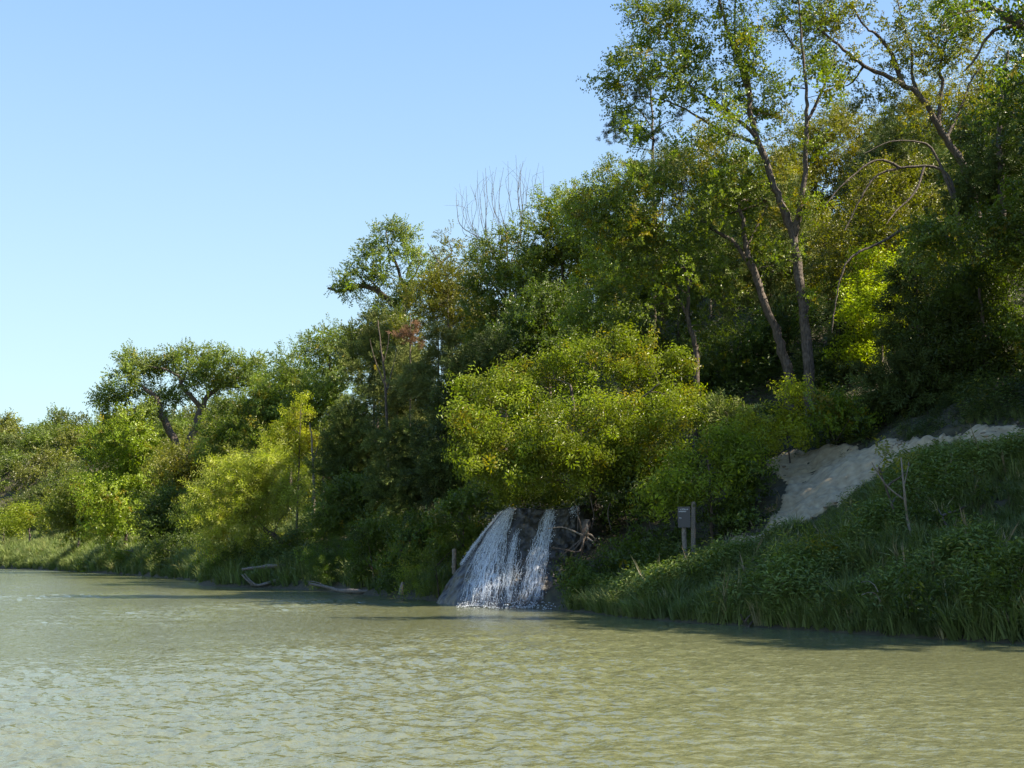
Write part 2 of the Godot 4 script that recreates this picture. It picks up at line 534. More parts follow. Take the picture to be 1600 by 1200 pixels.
# ------------------------------------------------------------------ scene
func _ready() -> void:
	rng.seed = 1
	bump_noise.seed = 4
	bump_noise.frequency = 1.0
	bump_noise.fractal_octaves = 2
	var cam := Camera3D.new()
	cam.name = "camera"
	cam.position = Vector3(0, EYE, 0)
	cam.rotation.x = PITCH
	cam.fov = rad_to_deg(2.0 * atan(600.0 / F))
	cam.near = 0.1
	cam.far = 1500.0
	add_child(cam)
	cam.current = true
	var we := WorldEnvironment.new()
	we.name = "world"
	var env := Environment.new()
	env.background_mode = Environment.BG_SKY
	env.tonemap_mode = Environment.TONE_MAPPER_LINEAR
	env.tonemap_exposure = 3.1
	env.sdfgi_enabled = true
	env.ssao_enabled = true
	env.ssil_enabled = true
	var sm := ProceduralSkyMaterial.new()
	sm.sky_top_color = lin(0.052, 0.129, 0.34)
	sm.sky_horizon_color = lin(0.298, 0.4, 0.37)
	sm.sky_curve = 0.3
	sm.ground_horizon_color = Color(0.34, 0.38, 0.36)
	sm.ground_bottom_color = Color(0.2, 0.22, 0.18)
	var sky := Sky.new()
	sky.sky_material = sm
	env.sky = sky
	we.environment = env
	add_child(we)
	var sun := DirectionalLight3D.new()
	sun.name = "sun"
	sun.light_energy = 1.6
	sun.light_color = Color(1.0, 0.95, 0.86)
	sun.light_angular_distance = 0.5
	sun.shadow_enabled = true
	var az := deg_to_rad(103.0)
	var el := deg_to_rad(45.5)
	var to_sun := Vector3(sin(az) * cos(el), sin(el), -cos(az) * cos(el))
	add_child(sun)
	sun.look_at_from_position(to_sun * 50.0, Vector3.ZERO)

	make_materials()
	make_sprigs()
	build_land()
	build_water()
	build_fall()
	build_trees()
	build_shrubs()
	build_grass()
	build_small()
	print("leaf sprigs ", leaves)

# the trodden bench along the top of the bank and the slide at its end, in (u, t)
var SAND := PackedVector2Array([Vector2(2.0, 8.4), Vector2(4.83, 8.6), Vector2(5.25, 8.6), Vector2(5.6, 8.7), Vector2(6.75, 8.9), Vector2(6.95, 9.1), Vector2(7.22, 9.6), Vector2(7.38, 9.1), Vector2(7.12, 7.6),
	Vector2(6.9, 6.7), Vector2(6.72, 5.5), Vector2(6.56, 4.4), Vector2(6.74, 3.6), Vector2(6.66, 3.3), Vector2(6.36, 4.0), Vector2(6.36, 5.1), Vector2(6.2, 6.2), Vector2(5.9, 6.7), Vector2(5.65, 7.7), Vector2(5.07, 7.6), Vector2(4.5, 7.3), Vector2(2.0, 7.3)])
func sandy(u: float, t: float) -> bool:
	var n := bump_noise.get_noise_2d(u * 5.0 + 40.0, t * 0.9) * 0.22 + bump_noise.get_noise_2d(u * 17.0, t * 3.0) * 0.1
	if Geometry2D.is_point_in_polygon(Vector2(u + n * 0.15, t + n), SAND): return true
	return false

func build_land() -> void:
	var us := []
	var u := 0.0
	while u < 16.0:
		us.append(u)
		u += 0.04 if u > 2.0 and u < 9.5 else (0.05 if u < 12.0 else 0.06)
	us.append(16.0)
	var ts := []
	var t := -6.0
	while t < 150.0:
		ts.append(t)
		t += 0.8 if t < -0.9 else (0.18 if t < 10.0 else 0.35 + (t - 10.0) * 0.07)
	ts.append(150.0)
	ts.append(420.0)
	var b := Buf.new()
	for a in us:
		for q in ts:
			var p := land(a, minf(q, 150.0))
			if q > 150.0:
				var side: Vector2 = inland(a, 150.0) * (q - 150.0)
				p += Vector3(side.x, 0, side.y)
			b.v.append(p)
	var w := ts.size()
	for a in us.size() - 1:
		for q in w - 1:
			var k := a * w + q
			b.i.append_array(PackedInt32Array([k, k + w, k + 1, k + 1, k + w, k + w + 1]))
	normals(b)
	tag(put("ground", b.mesh(), M.soil, self), "dark wooded river bank and hillside", "", "", "structure")
	# the sand lies on the soil as a thin sheet
	b = Buf.new()
	var kept := {}
	var met := {}
	u = 2.0
	var du := 0.0125
	var dt := 0.07
	for a in int(5.6 / du):
		for q in range(-4, 150):
			var uu := 2.0 + a * du
			var tt := q * dt
			if not sandy(uu + du * 0.5, tt + dt * 0.5): continue
			var k := []
			for c in [[0, 0], [1, 0], [1, 1], [0, 1]]:
				var key := Vector2i(a + c[0], q + c[1])
				if not kept.has(key):
					kept[key] = b.v.size()
					var p := land(2.0 + key.x * du, key.y * dt)
					var n := bump_noise.get_noise_2d(p.x * 2.5, p.z * 2.5)
					b.v.append(p + Vector3(0, 0.05 + 0.02 * n, 0))
				k.append(kept[key])
			for c in k: met[c] = met.get(c, 0) + 1
			b.i.append_array(PackedInt32Array([k[0], k[1], k[3], k[3], k[1], k[2]]))
	for c in met:
		if met[c] < 4: b.v[c].y -= 0.14
	normals(b)
	tag(put("sand_path", b.mesh(), M.sand, self), "pale sandy path and slide worn into the bank", "", "", "structure")
	# small stones and clods on the sand
	rng.seed = 63
	var stone := SphereMesh.new()
	stone.radius = 1.0
	stone.height = 1.6
	stone.radial_segments = 7
	stone.rings = 4
	var where: Array = []
	var tint := PackedColorArray()
	while where.size() < 150:
		var uu := rf(3.0, 7.35)
		var tt := rf(3.2, 9.5)
		if not sandy(uu, tt) or (rng.randf() < 0.93 and sandy(uu, tt + 0.5) and sandy(uu, tt - 0.5)): continue
		var r := rf(0.015, 0.05) * rf(0.6, 1.6)
		where.append(Transform3D(Basis(rdir(), rf(0.0, 3.0)).scaled(Vector3(r, r * 0.7, r * rf(0.7, 1.3))), land(uu, tt) + Vector3(0, 0.06, 0)))
		var c := rf(0.6, 1.15)
		tint.append(Color(0.3 * c, 0.24 * c, 0.165 * c))
	var clod := std(Color.WHITE, 0.95)
	clod.vertex_color_use_as_albedo = true
	tag(scatter("pebbles", stone, clod, where, tint, self), "small stones and clods along the edges of the sandy path", "", "", "stuff")
	# the bed under the river, out to the horizon
	var bed := PlaneMesh.new()
	bed.size = Vector2(2400, 2400)
	var o := put("river_bed", bed, M.soil, self)
	o.position.y = -1.7
	tag(o, "river bed under the water", "", "", "structure")

func normals(b: Buf) -> void:
	b.n.resize(b.v.size())
	b.n.fill(Vector3.ZERO)
	for k in range(0, b.i.size(), 3):
		var n := (b.v[b.i[k + 2]] - b.v[b.i[k]]).cross(b.v[b.i[k + 1]] - b.v[b.i[k]])
		for j in 3: b.n[b.i[k + j]] += n
	for k in b.n.size():
		b.n[k] = b.n[k].normalized() if b.n[k].length() > 1e-12 else Vector3.UP

func build_water() -> void:
	var n1 := FastNoiseLite.new()
	n1.seed = 31
	n1.noise_type = FastNoiseLite.TYPE_SIMPLEX
	n1.frequency = 1.0
	n1.fractal_type = FastNoiseLite.FRACTAL_NONE
	var b := Buf.new()
	var rows := 950
	var cols := 520
	for r in rows + 1:
		var f := float(r) / rows
		var d := 3.2 * pow(190.0, f) if r < rows else 900.0
		var half := d * 0.62 + 6.0
		for c in cols + 1:
			var x := lerpf(-half * 1.25, half, float(c) / cols)
			var z := -d
			var ridge := 1.0 - absf(n1.get_noise_2d(x * 0.55 + z * 0.25, z * 1.15))
			var y := 0.014 * n1.get_noise_2d(x * 0.33 + 9.0, z * 0.55) + 0.010 * ridge * ridge + 0.009 * n1.get_noise_2d(x * 1.9 - z * 0.3, z * 3.7 + 5.0) + 0.007 * n1.get_noise_2d(x * 4.4 + z * 0.5, z * 8.4) + 0.0028 * n1.get_noise_2d(x * 8.0, z * 13.0)
			y *= clampf(1.0 + n1.get_noise_2d(x * 0.07, z * 0.05) * 0.9, 0.25, 1.8) * clampf(36.0 / d, 0.16, 1.0)
			b.v.append(Vector3(x, y - 0.03, z))
	var w := cols + 1
	for r in rows:
		for c in cols:
			var k := r * w + c
			b.i.append_array(PackedInt32Array([k, k + w, k + 1, k + 1, k + w, k + w + 1]))
	normals(b)
	if b.n[w * 20].y < 0.0: printerr("water faces down")
	tag(put("river", b.mesh(), M.water, self), "murky olive river with small ripples", "", "", "structure")
	# the calm rest of the river behind and beside the camera
	var rest := PlaneMesh.new()
	rest.size = Vector2(1400, 1400)
	var o := put("river", rest, M.water, self)
	o.position.y = -0.09
	tag(o, "murky olive river reaching past the camera", "", "", "structure")

# ------------------------------------------------------------------ the waterfall
var ROWS := [  # across the ledge from left to right, at the lip, half-way and at the foot
	[[784, 801, 34.0], [796, 794, 33.3], [830, 795, 32.7], [866, 796, 32.4], [905, 790, 32.4], [945, 786, 33.6]],
	[[730, 868, 33.7], [748, 862, 32.9], [792, 868, 31.9], [850, 868, 31.7], [896, 866, 31.9], [950, 872, 32.2]],
	[[682, 940, 33.2], [716, 945, 31.7], [760, 949, 30.7], [835, 950, 30.3], [880, 950, 30.4], [960, 955, 30.6]]]
func fall_at(a: float, b: float) -> Vector3:
	var f := clampf(a, 0.0, 1.0) * 5.0
	var k := clampi(int(f), 0, 4)
	f -= k
	var q := []
	for row in ROWS:
		var p = row[k]
		var s = row[k + 1]
		var p0 = row[maxi(k - 1, 0)]
		var s1 = row[mini(k + 2, 5)]
		q.append(P(p[0], p[1], p[2]).cubic_interpolate(P(s[0], s[1], s[2]), P(p0[0], p0[1], p0[2]), P(s1[0], s1[1], s1[2]), f))
	# a curve through the three rows
	var ab: Vector3 = q[1] * 2.0 - (q[0] + q[2]) * 0.5
	return q[0].lerp(ab, b).lerp(ab.lerp(q[2], b), b)

func build_fall() -> void:
	var b := Buf.new()
	var na := 110
	var nb := 80
	for j in nb + 1:
		for i in na + 1:
			var a := float(i) / na
			var f := float(j) / nb
			var p: Vector3
			if j < 8:                              # the flat top behind the lip
				p = fall_at(a, 0.0)
				var back := (8 - j) * 0.3
				p += Vector3(0.4 * back, 0.02 * back, -0.9 * back)
			else:
				p = fall_at(a, float(j - 8) / (nb - 8) * 1.04)
			var rough := 0.12 + 0.1 * smoothstep(0.6, 0.85, a)
			var n := bump_noise.get_noise_3d(p.x * 1.1, p.y * 0.8, p.z * 1.1) + 0.6 * bump_noise.get_noise_3d(p.x * 3.0, p.y * 1.8, p.z * 3.0) + 0.3 * bump_noise.get_noise_3d(p.x * 8.0, p.y * 5.0, p.z * 8.0)
			b.v.append(p + Vector3(-0.3, 0.15, 1.0) * n * rough)
	var w := na + 1
	for j in nb:
		for i in na:
			var k := j * w + i
			b.i.append_array(PackedInt32Array([k, k + 1, k + w, k + 1, k + w + 1, k + w]))
	normals(b)
	tag(put("cliff", b.mesh(), M.rock, self), "dark wet rock ledge that the waterfall runs down", "", "", "structure")

	rng.seed = 77
	var foot := fall_at(0.4, 1.0)
	var t := thing("waterfall", "white waterfall spilling over a dark rock ledge into the river", "waterfall", Vector3(foot.x, 0, foot.z))
	# bands: a at the lip (from, to), a at the foot (from, to), b from, b to, strands
	var bands := [[0.03, 0.12, 0.01, 0.07, 0.0, 0.62, 60], [0.19, 0.29, 0.2, 0.5, 0.0, 1.0, 120], [0.35, 0.37, 0.485, 0.515, 0.22, 0.97, 40], [0.28, 0.5, 0.45, 0.56, 0.3, 1.0, 24], [0.53, 0.62, 0.52, 0.65, 0.0, 0.97, 60], [0.7, 0.8, 0.7, 0.8, 0.0, 0.16, 7]]
	var drops: Array = []
	var tint := PackedColorArray()
	for band in bands:
		var w_ := Buf.new()
		for s in int(band[6]):
			var f := rng.randf()
			var a0 := lerpf(band[0], band[1], f)
			var a1 := lerpf(band[2], band[3], clampf(f + rf(-0.12, 0.12), 0.0, 1.0))
			var b0: float = band[4] + (rng.randf() ** 1.3) * 0.8 * (band[5] - band[4])
			var b1: float = minf(band[5], b0 + rf(0.15, 0.6) * (band[5] - band[4]))
			if s % 4 == 0: b0 = band[4] + rf(0.0, 0.05)
			var steps := 9 + int((b1 - b0) * 16)
			var off := rf(0.06, 0.17)
			var width := rf(0.004, 0.011)
			var shade := rf(0.4, 0.85)
			var k0 := w_.v.size()
			for q in steps + 1:
				var g := float(q) / steps
				var bb := lerpf(b0, b1, g)
				var p := fall_at(lerpf(a0, a1, bb) + 0.006 * sin(bb * 30.0 + s), bb) + Vector3(-0.25, 0.2, 1.0) * (off + 0.05 * bump_noise.get_noise_2d(s * 3.7, bb * 9.0))
				var hw := width * (0.35 + 0.8 * absf(bump_noise.get_noise_2d(s * 5.1, bb * 14.0)) * 2.0) * sin(PI * clampf(g, 0.03, 0.97)) ** 0.5
				for e in [[-1.0, 0.0], [0.0, 0.6], [1.0, 0.0]]:
					w_.v.append(p + Vector3(e[0] * hw, 0, e[1] * hw))
					w_.n.append(Vector3(e[0] * 0.7, 0.25, 0.8).normalized())
					w_.c.append(Color(shade, shade, shade))
			for q in steps:
				for e in 2:
					var k := k0 + q * 3 + e
					w_.i.append_array(PackedInt32Array([k, k + 1, k + 3, k + 1, k + 4, k + 3]))
			for q in 14:
				var bb := lerpf(b0, b1, rng.randf())
				var p := fall_at(lerpf(a0, a1, bb) + rf(-0.012, 0.012), bb) + Vector3(rf(-0.06, 0.06), rf(-0.05, 0.1), rf(0.05, 0.28))
				var r := rf(0.003, 0.011)
				drops.append(Transform3D(Basis().scaled(Vector3(r, r * rf(1.0, 2.2), r)), p - t.position))
				var c := rf(0.7, 1.0)
				tint.append(Color(c, c, c))
		# the sheet itself, thin foamy water with holes in it
		for q in w_.v.size(): w_.v[q] -= t.position
		var strands := put("water_sheet", w_.mesh(), M.white_water, t)
		tag(strands, "", "", "", "stuff")
		if band[6] < 30: continue
		for layer in 2:
			var sh := Buf.new()
			var across := 14
			var down := 40
			for q in down + 1:
				for e in across + 1:
					var f := float(e) / across
					var ragged: float = 0.0 if band[4] < 0.02 else absf(bump_noise.get_noise_2d(f * 9.0 + band[0] * 50.0, layer * 3.0)) * 0.5
					var short := absf(bump_noise.get_noise_2d(f * 11.0, 20.0 + band[0] * 50.0)) * 0.25
					var bb := lerpf(band[4] + ragged, band[5] - short * (0.3 if band[5] > 0.9 else 1.0), float(q) / down)
					var a := lerpf(lerpf(band[0], band[1], f), lerpf(band[2], band[3], f), bb)
					var p := fall_at(a, bb) + Vector3(-0.25, 0.2, 1.0) * (0.07 + 0.05 * layer + 0.04 * bump_noise.get_noise_2d(a * 60.0, bb * 3.0 + layer * 7.0))
					sh.v.append(p - t.position)
					var thin: float = smoothstep(0.0, 0.35, f + 0.25 * bump_noise.get_noise_2d(bb * 6.0, layer * 5.0 + band[0] * 30.0)) * smoothstep(1.0, 0.65, f + 0.25 * bump_noise.get_noise_2d(bb * 7.0, 9.0 + band[0] * 30.0)) * clampf(0.35 + float(q) / 6.0, 0.0, 1.0) * clampf((down - q) / 5.0, 0.0, 1.0)
					sh.c.append(Color(1, 1, 1, thin))
					sh.uv.append(Vector2(f * (band[3] - band[2]) * 4.0 + layer * 0.37 + band[0], bb * 1.1 + layer * 0.41))
			for q in down:
				for e in across:
					var k := q * (across + 1) + e
					sh.i.append_array(PackedInt32Array([k, k + 1, k + across + 1, k + 1, k + across + 2, k + across + 1]))
			normals(sh)
			put("film", sh.mesh(), M.sheet, strands)
	# foam where it meets the river
	for q in 2800:
		var a := rf(0.2, 0.78)
		var f := rng.randf() ** 2
		var p := fall_at(a, rf(0.9, 1.0))
		if bump_noise.get_noise_2d(a * 14.0, f * 2.0) < 0.05: continue
		p = Vector3(p.x + rf(-0.1, 0.1), 0.005 + rng.randf() ** 3 * 0.14, p.z + 0.02 + f * f * 1.9 + 0.25 * bump_noise.get_noise_2d(a * 9.0, 70.0))
		var r := rf(0.004, 0.015)
		drops.append(Transform3D(Basis().scaled(Vector3(r * 1.4, r, r * 1.2)), p - t.position))
		var c := rf(0.4, 0.85)
		tint.append(Color(c, c, c))
	var ball := SphereMesh.new()
	ball.radius = 1.0
	ball.height = 2.0
	ball.radial_segments = 6
	ball.rings = 3
	tag(scatter("spray", ball, M.white_water, drops, tint, t), "", "", "", "stuff")

	# the tangle of roots at the ledge's right end
	rng.seed = 5
	var hub := P(913, 838, 31.2)
	var rt := thing("root_tangle", "pale forked tree roots hanging at the right end of the ledge", "roots", hub)
	var knot := Buf.new()
	tube(knot, [Vector3(0.12, 0.45, -0.25), Vector3(0.03, 0.15, -0.05), Vector3(-0.02, -0.05, 0.02), Vector3(-0.1, -0.2, 0.0)], [0.1, 0.13, 0.12, 0.04], 9, 0.5)
	put("stump", knot.mesh(), M.bark, rt)
	for ends in [[[905, 834], [880, 824], [856, 826]], [[900, 850], [884, 863], [876, 871]], [[905, 850], [893, 866], [890, 885]], [[911, 850], [908, 868], [900, 880]], [[925, 845], [930, 852], [936, 850]], [[922, 835], [930, 842], [934, 846]], [[918, 828], [917, 818], [921, 812]], [[908, 826], [906, 816], [903, 806]], [[905, 862], [880, 858], [862, 856]]]:
		var pts := [Vector3.ZERO]
		for e in ends: pts.append(P(e[0], e[1], 31.0 + rf(-0.15, 0.25)) - hub)
		var line := smooth_path(pts, 4)
		var rad := []
		for k in line.size(): rad.append(lerpf(0.036, 0.011, float(k) / line.size()))
		var r := Buf.new()
		tube(r, line, rad, 6, 0.3)
		put("root", r.mesh(), M.bark if rng.randf() < 0.6 else M.dead, rt)
	for vine in [["thin vine hanging from the leaves above the root tangle", [[922, 775], [925, 790], [928, 806], [924, 826]]], ["thin vine curving down the dark hollow right of the waterfall", [[962, 776], [952, 790], [950, 806], [955, 828]]], ["short straight root hanging from the rock lip", [[903, 792], [903, 805], [903, 832]]]]:
		var at := P(vine[1][0][0], vine[1][0][1], 31.4)
		var pts := []
		for e in vine[1]: pts.append(P(e[0], e[1], 31.4 + rf(-0.05, 0.05)) - at)
		var line := smooth_path(pts, 5)
		var rad := []
		for k in line.size(): rad.append(0.018)
		var r := Buf.new()
		tube(r, line, rad, 5, 0.3)
		var o := put("hanging_vine", r.mesh(), M.bark, self)
		o.position = at
		tag(o, vine[0], "vine")

# ------------------------------------------------------------------ what grows
func build_trees() -> void:
	# --- over and beside the waterfall
	tree("boxelder_tree", "broad yellow-green tree leaning out over the waterfall", 925, 33.5, "boxelder",
		[[0.16, 925, 770, 915, 720, 900, 660, 890, 600], [0.09, 915, 720, 850, 690, 780, 660], [0.09, 905, 690, 980, 640, 1030, 600], [0.07, 925, 760, 850, 750, 790, 745]],
		[[790, 690, 80, 62, -1.5], [755, 715, 45, 50, -1.0], [850, 612, 75, 52, 0.5], [945, 572, 85, 45, 0.8], [1030, 600, 70, 55, 0.6], [920, 680, 95, 62, -1.4], [1020, 690, 75, 55, -1.0], [785, 630, 60, 40, 0.4], [1085, 640, 45, 40, 1.0], [800, 740, 75, 28, -1.6], [905, 724, 70, 32, -1.8], [985, 742, 45, 30, -1.2], [730, 605, 14, 20, 0.0], [745, 745, 30, 26, -0.6], [880, 560, 30, 24, 0.6], [990, 540, 36, 26, 1.0], [1060, 570, 30, 24, 0.8], [740, 660, 26, 26, -1.8], [850, 690, 44, 24, -2.4], [960, 640, 44, 22, -1.9], [1120, 655, 26, 20, 0.6]])
	tree("boxelder_sapling", "small yellow-green tree with a forked trunk behind the two posts", 1113, 29.0, "boxelder",
		[[0.07, 1113, 838, 1111, 800, 1108, 740, 1105, 700], [0.035, 1112, 830, 1118, 790, 1122, 760], [0.03, 1110, 838, 1107, 800, 1100, 770]],
		[[1110, 705, 52, 34, 0.0], [1060, 735, 40, 34, -0.3], [1130, 740, 42, 36, 0.2], [1085, 765, 45, 26, -0.4], [1035, 770, 32, 26, -0.4], [1150, 715, 28, 24, 0.4]], {"y": 0.02, "lai": 3.0, "c": Color(0.1, 0.14, 0.026), "a": Color(0.135, 0.17, 0.03)})
	# --- the tall pair on the crest
	tree("tall_elm_tree", "tall tree with a straight grey trunk that forks high against the sky", 1268, 35.0, "elm",
		[[0.215, 1266, 618, 1260, 520, 1250, 450, 1243, 395, 1232, 345, 1210, 293, 1187, 227, 1173, 180, 1167, 117, 1140, 60, 1118, -20],
		[0.12, 1240, 370, 1248, 333, 1257, 283, 1260, 200, 1260, 140, 1253, 67, 1248, -10],
		[0.075, 1180, 213, 1160, 193, 1127, 167, 1087, 140, 1060, 123, 1020, 118],
		[0.075, 1187, 227, 1165, 218, 1120, 200, 1087, 180, 1047, 160, 1000, 150],
		[0.09, 1170, 150, 1155, 100, 1148, 50, 1150, -20], [0.07, 1260, 190, 1272, 170, 1285, 140, 1297, 110, 1310, 60], [0.06, 1255, 90, 1235, 65, 1215, 30]],
		[[975, 110, 28, 38], [1005, 65, 36, 50], [1010, 20, 40, 30], [1050, 105, 46, 40], [1060, 40, 40, 40], [1100, 80, 46, 44], [1110, 20, 46, 40], [1160, 50, 36, 50], [1172, 120, 36, 44], [1120, 150, 44, 30], [1040, 155, 46, 24], [980, 165, 30, 24], [1000, 205, 44, 22], [1055, 225, 44, 22], [1110, 225, 44, 24], [1150, 255, 34, 26], [960, 130, 22, 22], [1145, 190, 36, 26], [1085, 60, 40, 36], [1200, 100, 24, 36], [1250, 330, 26, 26], [1222, 400, 20, 22], [1266, 235, 20, 22], [1200, 300, 18, 18], [1265, 470, 18, 20], [1240, 30, 40, 40], [1285, 60, 36, 44], [1230, 85, 20, 20], [1290, 130, 28, 30], [1225, 140, 18, 22], [1195, 175, 30, 26], [1070, -50, 80, 46], [1180, -60, 80, 56], [1280, -40, 60, 46], [985, -30, 30, 28]], {"lai": 2.3, "gap": 0.3, "rc": 0.42, "y": 0.07, "a": Color(0.115, 0.145, 0.04)})
	tree("leaning_elm_tree", "tree with a brown trunk leaning left beside the straight grey trunk", 1237, 35.8, "elm",
		[[0.2, 1232, 586, 1215, 527, 1194, 467, 1176, 415, 1167, 395, 1160, 343, 1150, 300], [0.1, 1178, 418, 1148, 380, 1120, 362, 1103, 350, 1070, 330], [0.08, 1240, 310, 1200, 312, 1160, 328, 1120, 340], [0.06, 1165, 390, 1185, 350, 1200, 320]],
		[[1110, 325, 60, 36, -0.5], [1060, 360, 60, 40, -0.8], [1005, 365, 50, 40, -0.8], [1165, 335, 40, 36, 0.3], [1010, 300, 55, 32, 0.2], [1085, 285, 55, 30, 0.4], [955, 340, 46, 36, 0.0], [1150, 275, 40, 30, 0.5], [920, 345, 36, 28, 0.2], [1190, 390, 36, 40, 0.0]], {"lai": 2.3, "y": 0.08})
	tree("slender_forked_tree", "slender dark tree with a low fork right of the yellow-green tree", 1090, 36.5, "elm",
		[[0.12, 1088, 560, 1085, 537, 1075, 495, 1075, 440, 1063, 400, 1045, 380], [0.07, 1075, 495, 1060, 468, 1040, 450, 1010, 415], [0.05, 1076, 450, 1090, 410, 1110, 395], [0.05, 1078, 470, 1030, 475, 1000, 485]],
		[[1040, 430, 60, 40, -0.6], [960, 440, 60, 50, -0.6], [1115, 450, 40, 46, 0.4], [1000, 500, 55, 34, -0.4], [1090, 410, 44, 30, 0.0], [910, 490, 50, 36, 0.0], [1120, 500, 30, 30, 0.5]], {"lai": 2.2, "y": 0.06})
	tree("arching_tree", "half-bare tree leaning left high against the sky near the right edge", 1532, 36.0, "sparse",
		[[0.17, 1532, 420, 1520, 300, 1500, 250, 1473, 207, 1440, 153, 1413, 133, 1380, 115, 1350, 103, 1310, 70, 1277, 43], [0.1, 1407, 130, 1398, 100, 1390, 77, 1370, 55, 1350, 40, 1330, 5], [0.09, 1470, 197, 1469, 160, 1473, 127, 1468, 113, 1477, 67, 1500, 40, 1515, -10],
		[0.07, 1440, 153, 1425, 120, 1425, 80, 1412, 40, 1400, -10], [0.06, 1480, 215, 1505, 160, 1520, 120, 1550, 90], [0.05, 1350, 103, 1330, 130, 1300, 140]],
		[[1290, 30, 44, 40], [1345, 20, 44, 36], [1340, 85, 34, 30], [1415, 30, 50, 40], [1400, 90, 34, 36], [1470, 90, 44, 44], [1490, 20, 50, 34], [1440, 60, 36, 36], [1530, 110, 36, 44], [1310, 110, 26, 24], [1480, 170, 40, 30], [1330, -30, 60, 30], [1450, -30, 60, 30], [1560, 150, 36, 36], [1380, 160, 40, 30], [1430, 190, 40, 30], [1260, 60, 30, 30], [1500, 60, 40, 40], [1540, 190, 40, 30]], {"lai": 1.6})
	tree("drooping_dead_tree", "bare tree with dark arching boughs drooping left above the yellow tree", 1505, 33.5, "bare",
		[[0.085, 1505, 500, 1500, 380, 1490, 300, 1467, 263, 1407, 263, 1367, 277, 1345, 310, 1320, 360], [0.055, 1495, 330, 1460, 240, 1435, 222, 1390, 222, 1350, 240], [0.075, 1500, 400, 1470, 362, 1440, 352, 1413, 357, 1375, 380, 1337, 397, 1318, 420, 1306, 470, 1300, 520], [0.05, 1407, 263, 1370, 250, 1320, 285, 1290, 320], [0.05, 1440, 263, 1430, 300, 1400, 330, 1385, 350]],
		[[1350, 290, 40, 30], [1400, 260, 40, 22], [1330, 340, 24, 30], [1420, 300, 40, 30], [1370, 240, 36, 20], [1315, 440, 14, 30]], {"lai": 0.8, "s": 1.2, "per": 0})
	tree("overhanging_oak", "dark leafy boughs reaching in at the top right corner", 1800, 22.0, "dark",
		[[0.2, 1790, 500, 1760, 250, 1720, 130], [0.14, 1720, 130, 1660, 70, 1590, 34, 1550, 12, 1500, -10], [0.06, 1600, 38, 1560, 45, 1540, 62, 1522, 95, 1505, 112], [0.05, 1550, 10, 1500, 20, 1470, 40]],
		[[1555, 8, 50, 26], [1500, 15, 30, 24], [1600, 30, 34, 22], [1515, 50, 22, 18], [1590, -20, 60, 40], [1660, 20, 60, 50], [1720, 60, 60, 70], [1610, 70, 22, 16], [1475, 8, 26, 18], [1750, 150, 70, 70], [1790, 260, 60, 60]], {"lai": 2.4, "gap": 0.3})
	tree("edge_juniper", "tall dark juniper at the right edge below the overhanging boughs", 1575, 33.5, "cedar",
		[[0.2, 1572, 480, 1565, 300, 1560, 180, 1575, 80], [0.06, 1562, 220, 1590, 160, 1605, 120]],
		[[1565, 260, 48, 40], [1590, 190, 30, 50], [1530, 310, 50, 32], [1490, 330, 36, 22], [1600, 300, 40, 60], [1585, 110, 22, 36], [1515, 285, 24, 20], [1470, 345, 24, 18], [1560, 380, 60, 40], [1545, 215, 20, 30]], {"lai": 3.0})
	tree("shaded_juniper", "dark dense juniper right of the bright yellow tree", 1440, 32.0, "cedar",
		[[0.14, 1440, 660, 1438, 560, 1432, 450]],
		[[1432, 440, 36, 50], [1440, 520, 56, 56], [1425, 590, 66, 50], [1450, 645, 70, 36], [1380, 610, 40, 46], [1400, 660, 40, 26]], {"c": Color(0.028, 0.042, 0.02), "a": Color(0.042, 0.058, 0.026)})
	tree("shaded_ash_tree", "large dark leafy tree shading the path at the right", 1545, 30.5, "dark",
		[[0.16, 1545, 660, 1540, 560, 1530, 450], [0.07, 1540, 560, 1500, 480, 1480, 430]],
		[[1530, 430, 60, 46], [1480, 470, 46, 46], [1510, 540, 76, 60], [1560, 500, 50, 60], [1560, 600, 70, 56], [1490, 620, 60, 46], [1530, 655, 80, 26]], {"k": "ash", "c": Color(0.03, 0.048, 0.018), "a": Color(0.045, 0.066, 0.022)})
	tree("edge_ash_tree", "green leafy tree at the right edge catching some sun", 1625, 28.5, "elm",
		[[0.14, 1625, 640, 1620, 500, 1610, 380], [0.07, 1618, 480, 1645, 300, 1670, 160]],
		[[1590, 315, 30, 36], [1570, 360, 44, 34], [1610, 400, 40, 60], [1510, 375, 46, 24], [1460, 368, 40, 22], [1605, 560, 22, 60], [1440, 400, 26, 22], [1650, 500, 50, 80], [1650, 300, 50, 60], [1660, 190, 52, 60], [1690, 110, 46, 50], [1720, 250, 60, 60]], {"lai": 3.0, "gap": 0.15})
	tree("yellow_ash_tree", "bright yellow-green tree lit by the sun beside the dark juniper", 1378, 37.0, "yellow",
		[[0.1, 1378, 590, 1375, 510, 1370, 430]],
		[[1362, 425, 30, 34], [1385, 455, 36, 40], [1350, 480, 30, 40], [1378, 505, 40, 36], [1345, 540, 36, 34], [1400, 420, 22, 26]], {"lai": 3.0, "c": Color(0.18, 0.225, 0.02), "a": Color(0.23, 0.265, 0.022), "y": 0.04})
